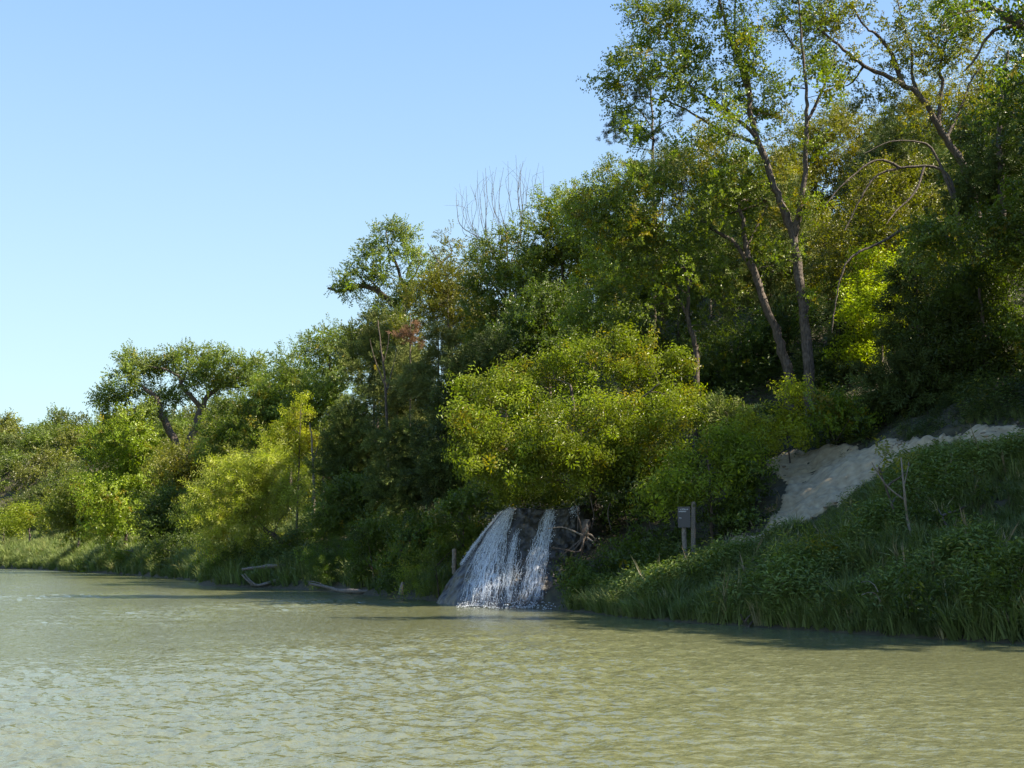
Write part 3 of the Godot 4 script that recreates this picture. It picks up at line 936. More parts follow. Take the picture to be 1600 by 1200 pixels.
	# --- the trees on the crest past the right edge, which shade the bank
	for q in [[1790, 27.0, "dark", "first"], [1950, 24.0, "elm", "second"], [2150, 24.0, "elm", "third"], [2120, 20.0, "dark", "fourth"], [2450, 19.0, "elm", "fifth"], [2700, 16.0, "dark", "sixth"]]:
		var k: float = F / q[1]
		var gy: float = 875.0 - (stand(q[0], q[1]).y - EYE) * k
		tree("crest_tree", "tall tree on the crest past the right edge, %s from the path" % q[3], q[0], q[1], q[2], [[0.18, q[0], gy - 2.0 * k, q[0] - 10, gy - 5.5 * k, q[0], gy - 8.0 * k]],
			[[q[0], gy - 8.5 * k, 2.6 * k, 2.2 * k], [q[0] - 1.8 * k, gy - 6.3 * k, 2.2 * k, 1.7 * k], [q[0] + 1.8 * k, gy - 6.0 * k, 2.2 * k, 1.7 * k], [q[0], gy - 4.6 * k, 2.6 * k, 1.5 * k]], {"wood": false, "s": 1.6})
	tree("slope_ash_tree", "thin yellowing tree high on the slope between the leaning half-bare tree and the edge juniper", 1505, 54.0, "olive", [[0.14, 1505, 420, 1502, 300, 1500, 170], [0.06, 1503, 280, 1520, 200, 1535, 140], [0.06, 1503, 300, 1480, 220, 1465, 160]],
		[[1500, 150, 34, 40], [1535, 130, 30, 36], [1470, 150, 30, 36], [1520, 200, 44, 40], [1480, 220, 40, 40], [1555, 180, 30, 40], [1500, 270, 50, 44], [1445, 130, 24, 30]], {"lai": 1.7, "gap": 0.3})
	tree("slope_ash_tree", "thin olive tree high on the slope right of the forked crown", 1240, 58.0, "olive", [[0.13, 1240, 460, 1240, 330, 1238, 220], [0.05, 1239, 300, 1255, 240, 1265, 200]],
		[[1235, 215, 34, 34], [1262, 225, 28, 34], [1215, 250, 30, 36], [1245, 280, 44, 40], [1300, 175, 30, 26]], {"lai": 1.6, "gap": 0.3, "y": 0.14})
	# --- behind the tall pair, up the slope
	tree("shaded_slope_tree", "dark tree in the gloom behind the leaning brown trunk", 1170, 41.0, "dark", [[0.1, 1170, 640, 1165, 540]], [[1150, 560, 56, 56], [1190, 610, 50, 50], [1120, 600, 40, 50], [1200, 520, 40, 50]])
	tree("slope_juniper", "grey-green juniper behind the straight grey trunk", 1310, 39.0, "greycedar", [[0.1, 1310, 640, 1312, 480]], [[1315, 480, 26, 50], [1310, 560, 44, 46], [1330, 610, 40, 36], [1290, 600, 30, 40]])
	tree("slope_ash_tree", "olive tree behind the fork of the straight grey trunk", 1290, 47.0, "olive", [[0.12, 1290, 560, 1288, 380]], [[1290, 370, 50, 46], [1320, 430, 44, 46], [1270, 450, 46, 46], [1200, 440, 40, 50], [1225, 390, 30, 40]])
	tree("slope_ash_tree", "yellowing tree on the slope below the gap of sky", 1330, 56.0, "olive", [[0.14, 1330, 480, 1325, 260]], [[1300, 215, 50, 40], [1345, 260, 50, 44], [1290, 280, 50, 50], [1340, 330, 60, 46], [1265, 330, 40, 46], [1270, 250, 36, 34], [1240, 300, 34, 40], [1325, 195, 30, 26]], {"y": 0.16})
	tree("slope_ash_tree", "yellowing tree behind the leaning half-bare tree", 1430, 57.0, "olive", [[0.14, 1430, 440, 1425, 220]], [[1400, 180, 46, 34], [1440, 210, 56, 40], [1390, 240, 50, 44], [1460, 270, 50, 50], [1400, 310, 60, 50], [1495, 230, 36, 50], [1430, 165, 30, 22], [1380, 205, 40, 30]], {"y": 0.14, "lai": 2.0})
	tree("slope_ash_tree", "olive tree between the pine and the forked crown", 1110, 54.0, "olive", [[0.13, 1110, 470, 1100, 250], [0.08, 1105, 350, 1085, 270, 1080, 200], [0.08, 1100, 330, 1092, 260, 1090, 205]], [[1085, 255, 40, 34], [1130, 270, 40, 40], [1100, 310, 60, 40], [1060, 275, 36, 32], [1110, 215, 30, 30]], {"y": 0.1})
	tree("slope_ash_tree", "olive tree left of the straight trunk on the upper slope", 1205, 52.0, "olive", [[0.13, 1205, 480, 1205, 300]], [[1190, 275, 40, 40], [1225, 310, 40, 50], [1190, 350, 50, 50], [1240, 270, 24, 34]], {"y": 0.12})
	tree("slope_elm_tree", "mid-green tree in the middle of the slope behind the slender fork", 1060, 45.0, "elm", [[0.12, 1060, 590, 1060, 420]], [[1000, 400, 60, 50], [1060, 470, 60, 50], [1110, 410, 50, 50], [1000, 520, 60, 50], [940, 520, 50, 46], [1080, 560, 60, 40]], {"c": Color(0.05, 0.075, 0.024)})
	tree("ponderosa_pine", "blue-green pine standing clear of the leaves at the skyline", 1022, 50.0, "pine",
		[[0.16, 1022, 420, 1021, 300, 1020, 200, 1016, 130], [0.05, 1020, 215, 990, 200, 955, 215], [0.04, 1018, 190, 995, 170, 970, 175], [0.04, 1020, 205, 1045, 190, 1070, 188], [0.03, 1021, 235, 985, 228, 965, 222]],
		[[985, 190, 30, 10], [955, 207, 20, 12], [990, 170, 26, 12], [962, 180, 20, 10], [1000, 150, 26, 12], [1060, 185, 22, 10], [1005, 215, 30, 9], [945, 222, 12, 8], [1018, 125, 20, 14], [985, 225, 20, 8]])
	tree("slope_juniper", "soft grey-green juniper below the skyline pine", 1035, 47.0, "greycedar", [[0.1, 1035, 420, 1035, 260]], [[1010, 260, 40, 26], [1050, 250, 36, 26], [980, 275, 26, 20]], {"lai": 3.0})
	# --- the leafy shoulder left of the pine
	tree("shoulder_ash_tree", "green tree on the skyline just left of the pine", 975, 45.0, "elm", [[0.14, 975, 520, 970, 320], [0.06, 972, 400, 930, 330, 890, 300]], [[965, 275, 26, 30], [940, 310, 40, 36], [985, 320, 46, 40], [900, 305, 36, 26], [960, 370, 60, 46], [895, 360, 50, 40]], {"y": 0.07, "lai": 2.7})
	tree("shoulder_ash_tree", "green tree with fine upright twigs right of the bare branches", 880, 48.0, "elm", [[0.13, 880, 540, 878, 340]], [[860, 325, 36, 26], [890, 345, 36, 40], [845, 370, 40, 40], [880, 410, 60, 46], [910, 400, 40, 46], [840, 430, 46, 40]], {"c": Color(0.058, 0.09, 0.032), "lai": 2.8})
	tree("shoulder_oak_tree", "dark green tree below the bare branches", 790, 50.0, "elm", [[0.14, 790, 580, 790, 420], [0.06, 792, 480, 760, 430, 735, 400]], [[780, 380, 36, 20], [760, 410, 40, 34], [810, 420, 46, 40], [770, 460, 60, 46], [830, 480, 56, 50], [760, 520, 46, 40]], {"c": Color(0.046, 0.07, 0.024), "lai": 3.0})
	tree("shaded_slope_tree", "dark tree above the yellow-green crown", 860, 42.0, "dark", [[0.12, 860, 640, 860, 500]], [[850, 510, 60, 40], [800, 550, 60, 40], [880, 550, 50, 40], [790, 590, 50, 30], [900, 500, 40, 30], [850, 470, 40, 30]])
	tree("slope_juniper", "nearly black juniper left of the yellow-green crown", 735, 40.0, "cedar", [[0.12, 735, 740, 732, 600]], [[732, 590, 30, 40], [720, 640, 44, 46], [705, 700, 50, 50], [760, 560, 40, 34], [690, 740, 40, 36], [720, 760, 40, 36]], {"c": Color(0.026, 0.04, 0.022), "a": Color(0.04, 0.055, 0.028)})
	var fan := [[0.09, 798, 480, 796, 430, 792, 390, 790, 350]]
	rng.seed = 41
	for k in 30:
		var f := (k + rf(-0.3, 0.3)) / 29.0
		var tip := Vector2(712.0 + 170.0 * f, 330.0 - 78.0 * sin(PI * (0.12 + f * 0.76)) + rf(-14.0, 14.0))
		var root := Vector2(rf(788.0, 800.0), rf(390.0, 440.0))
		root.x += (f - 0.5) * 80.0
		tip.y += rf(0.0, 34.0) * rng.randf()
		var low := root.lerp(tip, 0.35) + Vector2(rf(-9.0, 9.0) + (f - 0.5) * 26.0, rf(-6.0, 10.0))
		var mid := root.lerp(tip, 0.68) + Vector2(rf(-8.0, 8.0) + (f - 0.5) * 18.0, rf(-5.0, 8.0))
		fan.append([rf(0.014, 0.032), root.x, root.y, low.x, low.y, mid.x, mid.y, tip.x, tip.y])
		if k % 2 == 0:
			fan.append([0.013, low.x, low.y, lerpf(low.x, tip.x, 0.5) + rf(-16.0, 16.0), lerpf(low.y, tip.y, 0.55), tip.x + rf(-24.0, 24.0), tip.y + rf(4.0, 26.0)])
			fan.append([0.011, mid.x, mid.y, (mid.x + tip.x) * 0.5 + rf(-9.0, 9.0), (mid.y + tip.y) * 0.5, tip.x + rf(-18.0, 18.0), tip.y + rf(-4.0, 14.0)])
	tree("bare_ash_tree", "leafless tree whose twigs fan out against the sky", 800, 58.0, "bare",
		fan,
		[[745, 300, 24, 34], [775, 295, 26, 36], [810, 290, 26, 40], [840, 300, 26, 34], [865, 310, 20, 30], [725, 340, 18, 30], [800, 330, 50, 40], [770, 370, 50, 40]], {"lai": 0.6, "s": 1.4, "per": 0})
	# --- the wooded bluff in the middle
	tree("sparse_cottonwood", "thin-leaved tree with crooked limbs on the skyline left of the bare branches", 700, 70.0, "sparse", [[0.16, 705, 500, 700, 440, 690, 415], [0.07, 692, 415, 680, 400, 668, 380], [0.07, 695, 420, 705, 395, 700, 375], [0.06, 698, 430, 730, 405, 735, 400]], [[702, 380, 24, 20], [690, 400, 18, 16], [715, 400, 20, 18], [700, 430, 30, 20]], {"lai": 1.3})
	tree("hilltop_cottonwood", "lone dark-limbed cottonwood jutting left from the hilltop", 632, 76.0, "cottonwood",
		[[0.36, 632, 560, 628, 500, 618, 480, 600, 462, 575, 447, 550, 450, 530, 455, 512, 450], [0.2, 626, 492, 636, 465, 628, 440, 618, 410, 606, 385, 604, 362], [0.16, 610, 470, 590, 450, 570, 430], [0.14, 630, 450, 648, 430, 655, 415], [0.1, 575, 447, 560, 430, 545, 425]],
		[[608, 362, 28, 20], [585, 378, 20, 14], [630, 372, 18, 20], [568, 393, 18, 11], [600, 400, 26, 18], [640, 405, 26, 24], [545, 432, 24, 14], [530, 440, 16, 10], [545, 456, 14, 12], [600, 432, 26, 18], [655, 435, 26, 24], [625, 460, 26, 20], [640, 480, 30, 22], [590, 470, 16, 10], [612, 350, 24, 14], [572, 415, 22, 14], [560, 440, 26, 14], [525, 450, 14, 10], [672, 415, 18, 18], [660, 460, 30, 26], [585, 400, 22, 16], [600, 490, 22, 14]], {"lai": 2.3, "gap": 0.25, "rc": 0.45, "wood": true})
	tree("dead_pine", "rust-brown dead pine below the lone hilltop cottonwood", 641, 54.0, "rust", [[0.06, 641, 600, 641, 540, 641, 500, 640, 488]], [[640, 497, 22, 14], [624, 512, 20, 11], [656, 510, 20, 11], [640, 527, 26, 9]], {"wood": true})
	tree("bluff_elm_tree", "pale olive tree on the bluff below the sparse crooked tree", 700, 60.0, "olive", [[0.14, 700, 620, 700, 460]], [[690, 440, 40, 30], [730, 445, 36, 34], [670, 470, 40, 36], [710, 490, 50, 40], [740, 500, 30, 36]], {"y": 0.04})
	tree("bluff_juniper", "grey-green juniper on the bluff right of the dead pine", 685, 52.0, "greycedar", [[0.12, 685, 680, 685, 520]], [[688, 520, 22, 26], [685, 560, 36, 36], [670, 600, 44, 36], [700, 640, 46, 36]])
	tree("bluff_juniper", "olive juniper directly below the dead pine", 640, 56.0, "greycedar", [[0.12, 640, 700, 640, 560]], [[640, 560, 26, 26], [630, 600, 40, 36], [640, 640, 46, 36]], {"c": Color(0.065, 0.078, 0.036)})
	tree("bluff_juniper", "mixed green juniper left of the dead pine", 585, 60.0, "greycedar", [[0.12, 585, 640, 585, 520]], [[582, 510, 22, 22], [590, 540, 36, 30], [575, 575, 40, 36], [600, 620, 44, 36]], {"c": Color(0.055, 0.07, 0.034)})
	tree("bluff_juniper", "nearly black juniper low on the bluff left of the waterfall", 640, 47.0, "cedar", [[0.12, 640, 800, 640, 680]], [[640, 690, 40, 40], [660, 740, 50, 44], [620, 770, 50, 40], [610, 700, 36, 40]], {"c": Color(0.028, 0.042, 0.022)})
	tree("bluff_juniper", "dark juniper behind the yellow sapling", 550, 56.0, "cedar", [[0.12, 550, 760, 550, 640]], [[548, 640, 28, 36], [545, 690, 44, 44], [570, 740, 50, 40], [530, 740, 40, 44]])
	tree("bluff_oak_tree", "dark leafy tree low on the bluff above the fallen logs", 560, 50.0, "dark", [[0.12, 560, 840, 560, 760]], [[550, 790, 56, 36], [600, 800, 50, 36], [520, 810, 40, 36], [575, 760, 40, 24]])
	tree("bluff_ash_tree", "domed tree on the skyline right of the great cottonwood", 455, 96.0, "cottonwood", [[0.2, 455, 660, 455, 590]], [[450, 575, 34, 30], [430, 600, 30, 30], [475, 590, 26, 34], [455, 625, 40, 30]], {"gap": 0.1})
	tree("bluff_ash_tree", "rounded tree second on the skyline right of the great cottonwood", 515, 88.0, "cottonwood", [[0.2, 515, 640, 515, 560]], [[515, 528, 30, 22], [500, 555, 34, 30], [540, 560, 30, 36], [515, 600, 40, 36]], {"gap": 0.1, "c": Color(0.07, 0.10, 0.042)})
	tree("bluff_juniper", "dark tree under the lone hilltop cottonwood", 590, 74.0, "dark", [[0.16, 590, 600, 592, 500]], [[590, 490, 26, 18], [570, 520, 30, 26], [615, 500, 24, 22], [560, 550, 30, 30]], {"c": Color(0.05, 0.068, 0.03)})
	tree("bluff_ash_tree", "green tree filling the hillside between the yellow sapling and the tall snag", 505, 76.0, "elm", [[0.14, 505, 760, 504, 640]], [[500, 615, 34, 30], [480, 650, 36, 34], [525, 655, 36, 36], [500, 690, 40, 34]], {"c": Color(0.06, 0.085, 0.03), "lai": 3.2, "gap": 0.1})
	tree("bluff_ash_tree", "olive tree just behind the rust-brown dead pine", 620, 68.0, "olive", [[0.14, 620, 700, 620, 560]], [[605, 525, 30, 28], [640, 520, 30, 28], [620, 560, 40, 34], [600, 595, 36, 30], [650, 580, 30, 30]], {"lai": 3.0, "gap": 0.1, "y": 0.03, "c": Color(0.068, 0.085, 0.03)})
	tree("dead_snag", "tall bare grey snag rising through the bluff trees", 607, 53.0, "bare", [[0.1, 607, 720, 604, 640, 600, 580, 594, 530, 590, 500], [0.04, 602, 610, 615, 570, 620, 545], [0.04, 601, 600, 585, 560, 578, 530], [0.03, 598, 570, 606, 540, 608, 515]], [[600, 540, 20, 40], [605, 600, 20, 40]], {"lai": 0.2, "s": 1.2, "per": 0})
	tree("dead_snag", "short pale snag beside the yellow sapling", 491, 61.0, "bare", [[0.11, 491, 770, 489, 730, 487, 690, 484, 660], [0.05, 488, 720, 496, 700, 498, 690]], [[488, 690, 10, 24]], {"dead": true, "lai": 0.1, "per": 0})
	# --- the point and the left bank
	tree("willow_tree", "pale green willow leaning over the river on the point", 466, 57.5, "willow",
		[[0.2, 466, 864, 440, 846, 405, 820, 378, 785, 362, 745], [0.1, 405, 820, 360, 812, 325, 800], [0.1, 390, 800, 420, 770, 430, 735]],
		[[380, 728, 46, 26], [345, 738, 26, 24], [365, 760, 44, 28], [318, 800, 26, 28], [340, 785, 26, 22], [355, 822, 46, 30], [405, 790, 44, 34], [430, 745, 36, 40], [435, 712, 24, 20], [440, 790, 34, 30], [305, 790, 14, 16], [390, 840, 40, 24]])
	tree("yellow_sapling", "yellowing sapling between the willow and the dark junipers", 466, 64.0, "yellow", [[0.08, 466, 760, 468, 690, 470, 640]], [[468, 640, 14, 20], [462, 665, 24, 26], [442, 690, 26, 20], [478, 690, 16, 26], [455, 715, 26, 20]], {"lai": 2.2})
	tree("left_bank_ash_tree", "green tree behind the willow", 400, 90.0, "elm", [[0.2, 400, 760, 400, 640]], [[400, 622, 44, 28], [360, 650, 36, 30], [435, 640, 36, 30], [400, 670, 56, 34], [455, 660, 24, 30], [340, 690, 30, 30]], {"lai": 3.2, "gap": 0.1, "c": Color(0.072, 0.105, 0.03)})
	tree("great_cottonwood", "great spreading cottonwood with dark forked limbs on the left bank", 283, 112.0, "cottonwood",
		[[0.75, 284, 760, 280, 720, 272, 692, 255, 655, 243, 625, 225, 605], [0.5, 285, 735, 300, 682, 314, 640, 332, 612, 356, 600, 378, 585], [0.3, 315, 637, 300, 620, 285, 606, 280, 590, 262, 578, 235, 572], [0.24, 243, 628, 210, 640, 185, 645], [0.2, 283, 600, 292, 580, 305, 566]],
		[[215, 568, 32, 20], [190, 590, 22, 18], [250, 580, 30, 16], [300, 555, 36, 16], [270, 560, 20, 14], [340, 565, 32, 18], [385, 572, 28, 20], [400, 595, 20, 22], [172, 622, 22, 18], [205, 615, 32, 18], [250, 620, 36, 20], [180, 650, 20, 14], [225, 650, 30, 14], [320, 600, 36, 18], [365, 605, 30, 20], [300, 590, 20, 14]], {"lai": 4.0, "gap": 0.12, "wood": true, "rc": 0.45})
	tree("left_bank_maple_tree", "bright green full tree standing in front of the great cottonwood", 197, 109.0, "bright", [[0.26, 197, 860, 196, 800, 195, 740]], [[200, 675, 40, 22], [165, 680, 24, 20], [228, 690, 20, 22], [190, 710, 50, 30], [175, 745, 44, 30], [215, 740, 30, 30], [185, 785, 46, 34], [205, 815, 26, 30], [165, 820, 30, 28], [150, 770, 24, 30], [200, 655, 26, 14], [240, 680, 14, 16]], {"gap": 0.18, "c": Color(0.125, 0.18, 0.034), "a": Color(0.155, 0.2, 0.04), "rc": 0.55})
	tree("left_bank_ash_tree", "olive tree between the bright green tree and the willow", 285, 96.0, "olive", [[0.2, 285, 820, 285, 740]], [[275, 715, 34, 26], [310, 720, 30, 30], [260, 745, 30, 26], [295, 760, 36, 30]], {"gap": 0.08, "lai": 3.2, "y": 0.03})
	tree("left_bank_oak_tree", "dark tree in the shade right of the bright green tree", 270, 91.0, "dark", [[0.16, 268, 850, 268, 800]], [[262, 790, 36, 30], [290, 800, 30, 34], [265, 825, 44, 22], [245, 810, 20, 26]])
	tree("left_bank_ash_tree", "low olive tree just left of the bright green tree", 118, 134.0, "bright", [[0.2, 122, 855, 120, 800]], [[110, 785, 40, 30], [140, 800, 30, 30], [95, 810, 24, 22], [125, 760, 24, 20], [120, 825, 34, 18]], {"c": Color(0.068, 0.095, 0.026), "a": Color(0.1, 0.115, 0.028), "gap": 0.1})
	tree("field_tree", "small yellow-green tree with a dark trunk on the far grass", 45, 180.0, "yellow", [[0.22, 46, 845, 45, 822, 44, 805]], [[45, 795, 22, 14], [25, 805, 16, 12], [62, 808, 14, 12], [45, 812, 24, 10]], {"c": Color(0.1, 0.135, 0.024), "a": Color(0.125, 0.155, 0.027), "y": 0.03})
	tree("field_tree", "low yellow-green tree at the left edge on the far grass", 4, 187.0, "yellow", [[0.15, 6, 842, 5, 825]], [[4, 822, 16, 10], [14, 830, 14, 9], [-10, 830, 16, 10]], {"c": Color(0.1, 0.135, 0.024), "a": Color(0.125, 0.155, 0.027), "y": 0.03})
	# --- the far wooded hill: round crowns one behind the other
	var hues := [["broad olive crown", Color(0.085, 0.098, 0.04), Color(0.10, 0.11, 0.045)], ["broad green crown", Color(0.068, 0.098, 0.036), Color(0.085, 0.115, 0.04)], ["broad dark crown", Color(0.045, 0.062, 0.032), Color(0.06, 0.075, 0.036)]]
	rng.seed = 99
	var far := []
	for row in [[128.0, 34.0], [150.0, 30.0], [172.0, 26.0], [198.0, 24.0], [228.0, 22.0], [262.0, 20.0], [300.0, 17.0], [340.0, 15.0]]:
		var px := -70.0 + rf(0.0, 20.0)
		while px < (470.0 if row[0] > 130.0 else 215.0):
			far.append([px, row[0] + rf(-9.0, 9.0), rng.randi() % 3])
			px += row[1] * rf(1.0, 1.5)
	for q in far:
		var at := stand(q[0], q[1])
		if spot(at.x, at.z).y < (19.0 if q[0] < 215.0 else 12.0): continue
		var gy: float = 875.0 - (at.y - EYE) / q[1] * F
		var h: float = (7.0 + 2.5 * sin(q[0])) / q[1] * F * 0.5
		var w: float = h * (0.9 + 0.25 * cos(q[0] * 3.0))
		tree("far_hill_tree", hues[q[2]][0] + (" at the foot of the far hill" if q[1] < 160.0 else " low on the far hill" if q[1] < 190.0 else " midway up the far hill" if q[1] < 245.0 else " near the far ridge") + (" left of the bright green tree" if q[0] < 130.0 else " behind the bright green tree" if q[0] < 230.0 else " behind the great cottonwood" if q[0] < 340.0 else " right of the great cottonwood"), q[0], q[1], "elm", [[0.2, q[0], gy - h * 0.4, q[0], gy - h]], [[q[0], gy - h * 1.2, w, h * 0.75], [q[0] - w * 0.5, gy - h * 0.8, w * 0.6, h * 0.6], [q[0] + w * 0.5, gy - h * 0.85, w * 0.6, h * 0.6]],
			{"c": hues[q[2]][1], "a": hues[q[2]][2], "gap": 0.05, "lai": 2.6, "y": 0.0, "group": "crowns on the far wooded hill"})
	# --- trees that close the slope behind those named above
	rng.seed = 123
	var fill := []
	for k in 400:
		var u := rf(3.5, 13.5)
		var t := rf(14.0, 62.0)
		var p := land(u, t)
		var ok := true
		for q in fill:
			if Vector2(q.x - p.x, q.z - p.z).length() < 5.2: ok = false
		if ok and p.z < -38.0 and absf(p.x / p.z) < 0.62: fill.append(p)
	for p in fill:
		var d: float = -p.z
		var px: float = 800.0 + p.x / d * F
		var gy: float = 875.0 - (p.y - EYE) / d * F
		var roof: float = 875.0 - (p.y + 6.5 - EYE) / d * F
		var h := (gy - roof) * 0.5
		rng.seed = int(px * 31.0)
		var kind: String = ["dark", "cedar", "greycedar", "olive", "elm"][rng.randi() % 5]
		var place := ""
		var off := 1e9
		for mark in MARKS:
			if absf(mark[0] - px) < off:
				off = absf(mark[0] - px)
				place = mark[1]
		place = (" low behind the " if gy > 640.0 else " midway up behind the " if gy > 560.0 else " high above the ") + place
		tree("slope_tree", {"dark": "dark leafy tree half hidden on the slope", "cedar": "dark juniper half hidden on the slope", "greycedar": "grey-green juniper half hidden on the slope", "olive": "olive tree half hidden on the slope", "elm": "green tree half hidden on the slope"}[kind] + place, px, d, kind,
			[[0.1, px, gy - h * 0.5, px, roof + h * 0.5]], [[px, roof + h * 0.55, h * 0.6, h * 0.6], [px - h * 0.35, roof + h * 1.1, h * 0.6, h * 0.6], [px + h * 0.35, roof + h * 1.2, h * 0.6, h * 0.6]], {"wood": false, "group": "half hidden trees on the wooded slope"})

const MARKS := [[300.0, "great cottonwood"], [375.0, "leaning willow"], [466.0, "yellowing sapling"], [555.0, "fallen logs"], [607.0, "tall grey snag"], [660.0, "rust-brown dead pine"], [735.0, "black juniper"], [800.0, "leafless tree"], [870.0, "waterfall tree"], [950.0, "root tangle"],
	[1022.0, "skyline pine"], [1090.0, "notice board"], [1160.0, "leaning brown trunk"], [1265.0, "straight grey trunk"], [1330.0, "sand slide"], [1380.0, "bright yellow tree"], [1440.0, "shaded juniper"], [1505.0, "drooping bare tree"], [1570.0, "edge juniper"]]

func build_shrubs() -> void:
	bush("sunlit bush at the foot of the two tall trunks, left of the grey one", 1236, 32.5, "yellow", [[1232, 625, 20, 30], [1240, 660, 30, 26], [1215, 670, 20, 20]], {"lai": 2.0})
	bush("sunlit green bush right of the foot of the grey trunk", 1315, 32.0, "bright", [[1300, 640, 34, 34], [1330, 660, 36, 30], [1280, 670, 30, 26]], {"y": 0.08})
	bush("yellowing bush on the edge above the sand slide", 1195, 31.0, "yellow", [[1190, 690, 36, 20], [1160, 680, 24, 20], [1225, 685, 26, 14]], {"c": Color(0.14, 0.15, 0.022), "lai": 2.6})
	bush("soft dark bush behind the small forked tree", 1150, 32.0, "greycedar", [[1150, 650, 36, 26], [1120, 660, 30, 26], [1165, 690, 30, 26]], {"c": Color(0.048, 0.07, 0.032)})
	bush("dark bush below the left edge of the sand slide", 1170, 29.3, "dark", [[1150, 775, 30, 34], [1172, 805, 26, 22], [1130, 800, 26, 24], [1178, 745, 18, 18]])
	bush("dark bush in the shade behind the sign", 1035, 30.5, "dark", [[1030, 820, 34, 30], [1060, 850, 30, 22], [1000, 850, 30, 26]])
	bush("dark ferny bush at the foot of the root tangle", 935, 29.6, "dark", [[925, 905, 30, 26], [955, 890, 30, 28], [905, 925, 18, 14]], {"k": "ash"})
	bush("dark bush right of the little beach", 1000, 28.5, "dark", [[990, 885, 36, 24], [1030, 890, 28, 20], [1045, 905, 26, 16]])
	bush("dark hanging bush above the hollow right of the waterfall", 985, 32.5, "dark", [[985, 780, 40, 18], [1015, 800, 30, 24], [960, 770, 34, 14]])
	bush("low leafy growth along the top of the rock lip above the fall", 850, 34.2, "elm", [[830, 780, 40, 12], [880, 778, 36, 12], [800, 776, 30, 15], [855, 770, 50, 12]], {"k": "ash", "lai": 3.0})
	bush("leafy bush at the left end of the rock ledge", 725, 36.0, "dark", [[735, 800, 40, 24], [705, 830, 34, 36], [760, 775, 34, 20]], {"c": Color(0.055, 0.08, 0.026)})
	bush("grassy green bush at the water left of the waterfall", 690, 35.6, "elm", [[690, 885, 26, 24], [712, 860, 18, 20], [665, 900, 26, 20]], {"c": Color(0.05, 0.08, 0.028), "k": "willow"})
	bush("dark bank bush second left of the waterfall", 640, 39.5, "dark", [[640, 860, 40, 34], [660, 830, 34, 26], [625, 895, 34, 20]])
	bush("dark bank bush above the long pale log", 590, 42.5, "dark", [[590, 850, 36, 34], [570, 880, 36, 26], [610, 890, 30, 22], [600, 820, 40, 20]])
	bush("greenish bank bush just right of the log jam", 525, 47.5, "dark", [[540, 865, 36, 26], [515, 885, 34, 22], [550, 895, 30, 16]], {"k": "willow", "c": Color(0.048, 0.08, 0.03)})
	bush("small sunlit spray of leaves above the log jam", 478, 51.0, "bright", [[477, 865, 7, 16], [490, 885, 18, 12], [468, 890, 9, 12]])
	bush("dark low bush under the willow at the tip of the point", 365, 58.3, "dark", [[360, 885, 34, 22], [345, 898, 16, 12], [390, 870, 34, 22], [400, 895, 22, 12]], {"c": Color(0.044, 0.07, 0.026), "k": "willow"})
	bush("dark bush in the shade behind the log jam", 440, 55.5, "dark", [[430, 875, 40, 22], [470, 850, 30, 28], [500, 850, 24, 24]])
	bush("small bright bush at the waterline left of the point", 322, 71.0, "bright", [[320, 884, 14, 11], [328, 893, 12, 7]])
	bush("low bush on the left bank below the great cottonwood", 285, 82.0, "dark", [[285, 855, 30, 16], [255, 862, 24, 14], [310, 860, 20, 16]], {"c": Color(0.05, 0.08, 0.028)})
	bush("low bush at the foot of the bright green tree", 215, 99.5, "elm", [[215, 858, 22, 12], [190, 862, 20, 10], [238, 862, 18, 10]])
	bush("pale little bush at the far waterline", 140, 119.5, "bright", [[140, 884, 10, 7]])
	bush("bare-stemmed bush leaning over the grassy bank", 1410, 22.3, "sparse", [[1385, 735, 24, 16], [1415, 745, 18, 20], [1400, 770, 16, 14]], {"lai": 0.8, "y": 0.2, "c": Color(0.1, 0.11, 0.03)})
	bush("clump of tall leafy weeds in the middle of the grassy bank", 1290, 22.6, "elm", [[1285, 870, 36, 18], [1310, 862, 30, 16]], {"k": "willow", "lai": 2.4, "s": 1.2})
	bush("pale clump of reedy weeds left of the bare sapling", 1215, 23.2, "willow", [[1210, 890, 30, 16], [1235, 882, 26, 16]], {"lai": 2.4, "s": 1.2})
	bush("dark leafy weeds right of the bare sapling", 1490, 21.2, "dark", [[1490, 800, 50, 26], [1530, 790, 40, 26], [1460, 815, 30, 18]], {"k": "willow", "lai": 2.6, "s": 1.2})
	bush("dark leafy weeds hanging over the water on the right bank", 1440, 18.9, "dark", [[1440, 940, 60, 24], [1490, 950, 50, 24]], {"k": "ash", "lai": 2.6})
	bush("green leafy weeds high on the bank under the path", 1545, 22.6, "elm", [[1540, 740, 50, 16], [1580, 735, 40, 18]], {"k": "willow", "lai": 2.4, "s": 1.2})
	bush("tuft of bright reeds at the waterline of the right bank", 1172, 21.7, "willow", [[1165, 962, 16, 9], [1182, 964, 12, 8]], {"lai": 2.4, "s": 1.2})
	bush("leafy weeds at the low left end of the grassy bank", 1080, 24.6, "elm", [[1075, 925, 34, 16], [1110, 915, 30, 16]], {"k": "willow", "lai": 2.4, "s": 1.2})
	bush("low leafy bush at the right edge of the grassy bank", 1590, 18.6, "dark", [[1590, 925, 40, 46], [1560, 955, 30, 26], [1620, 900, 40, 50]], {"k": "willow", "c": Color(0.05, 0.082, 0.03), "lai": 3.0})

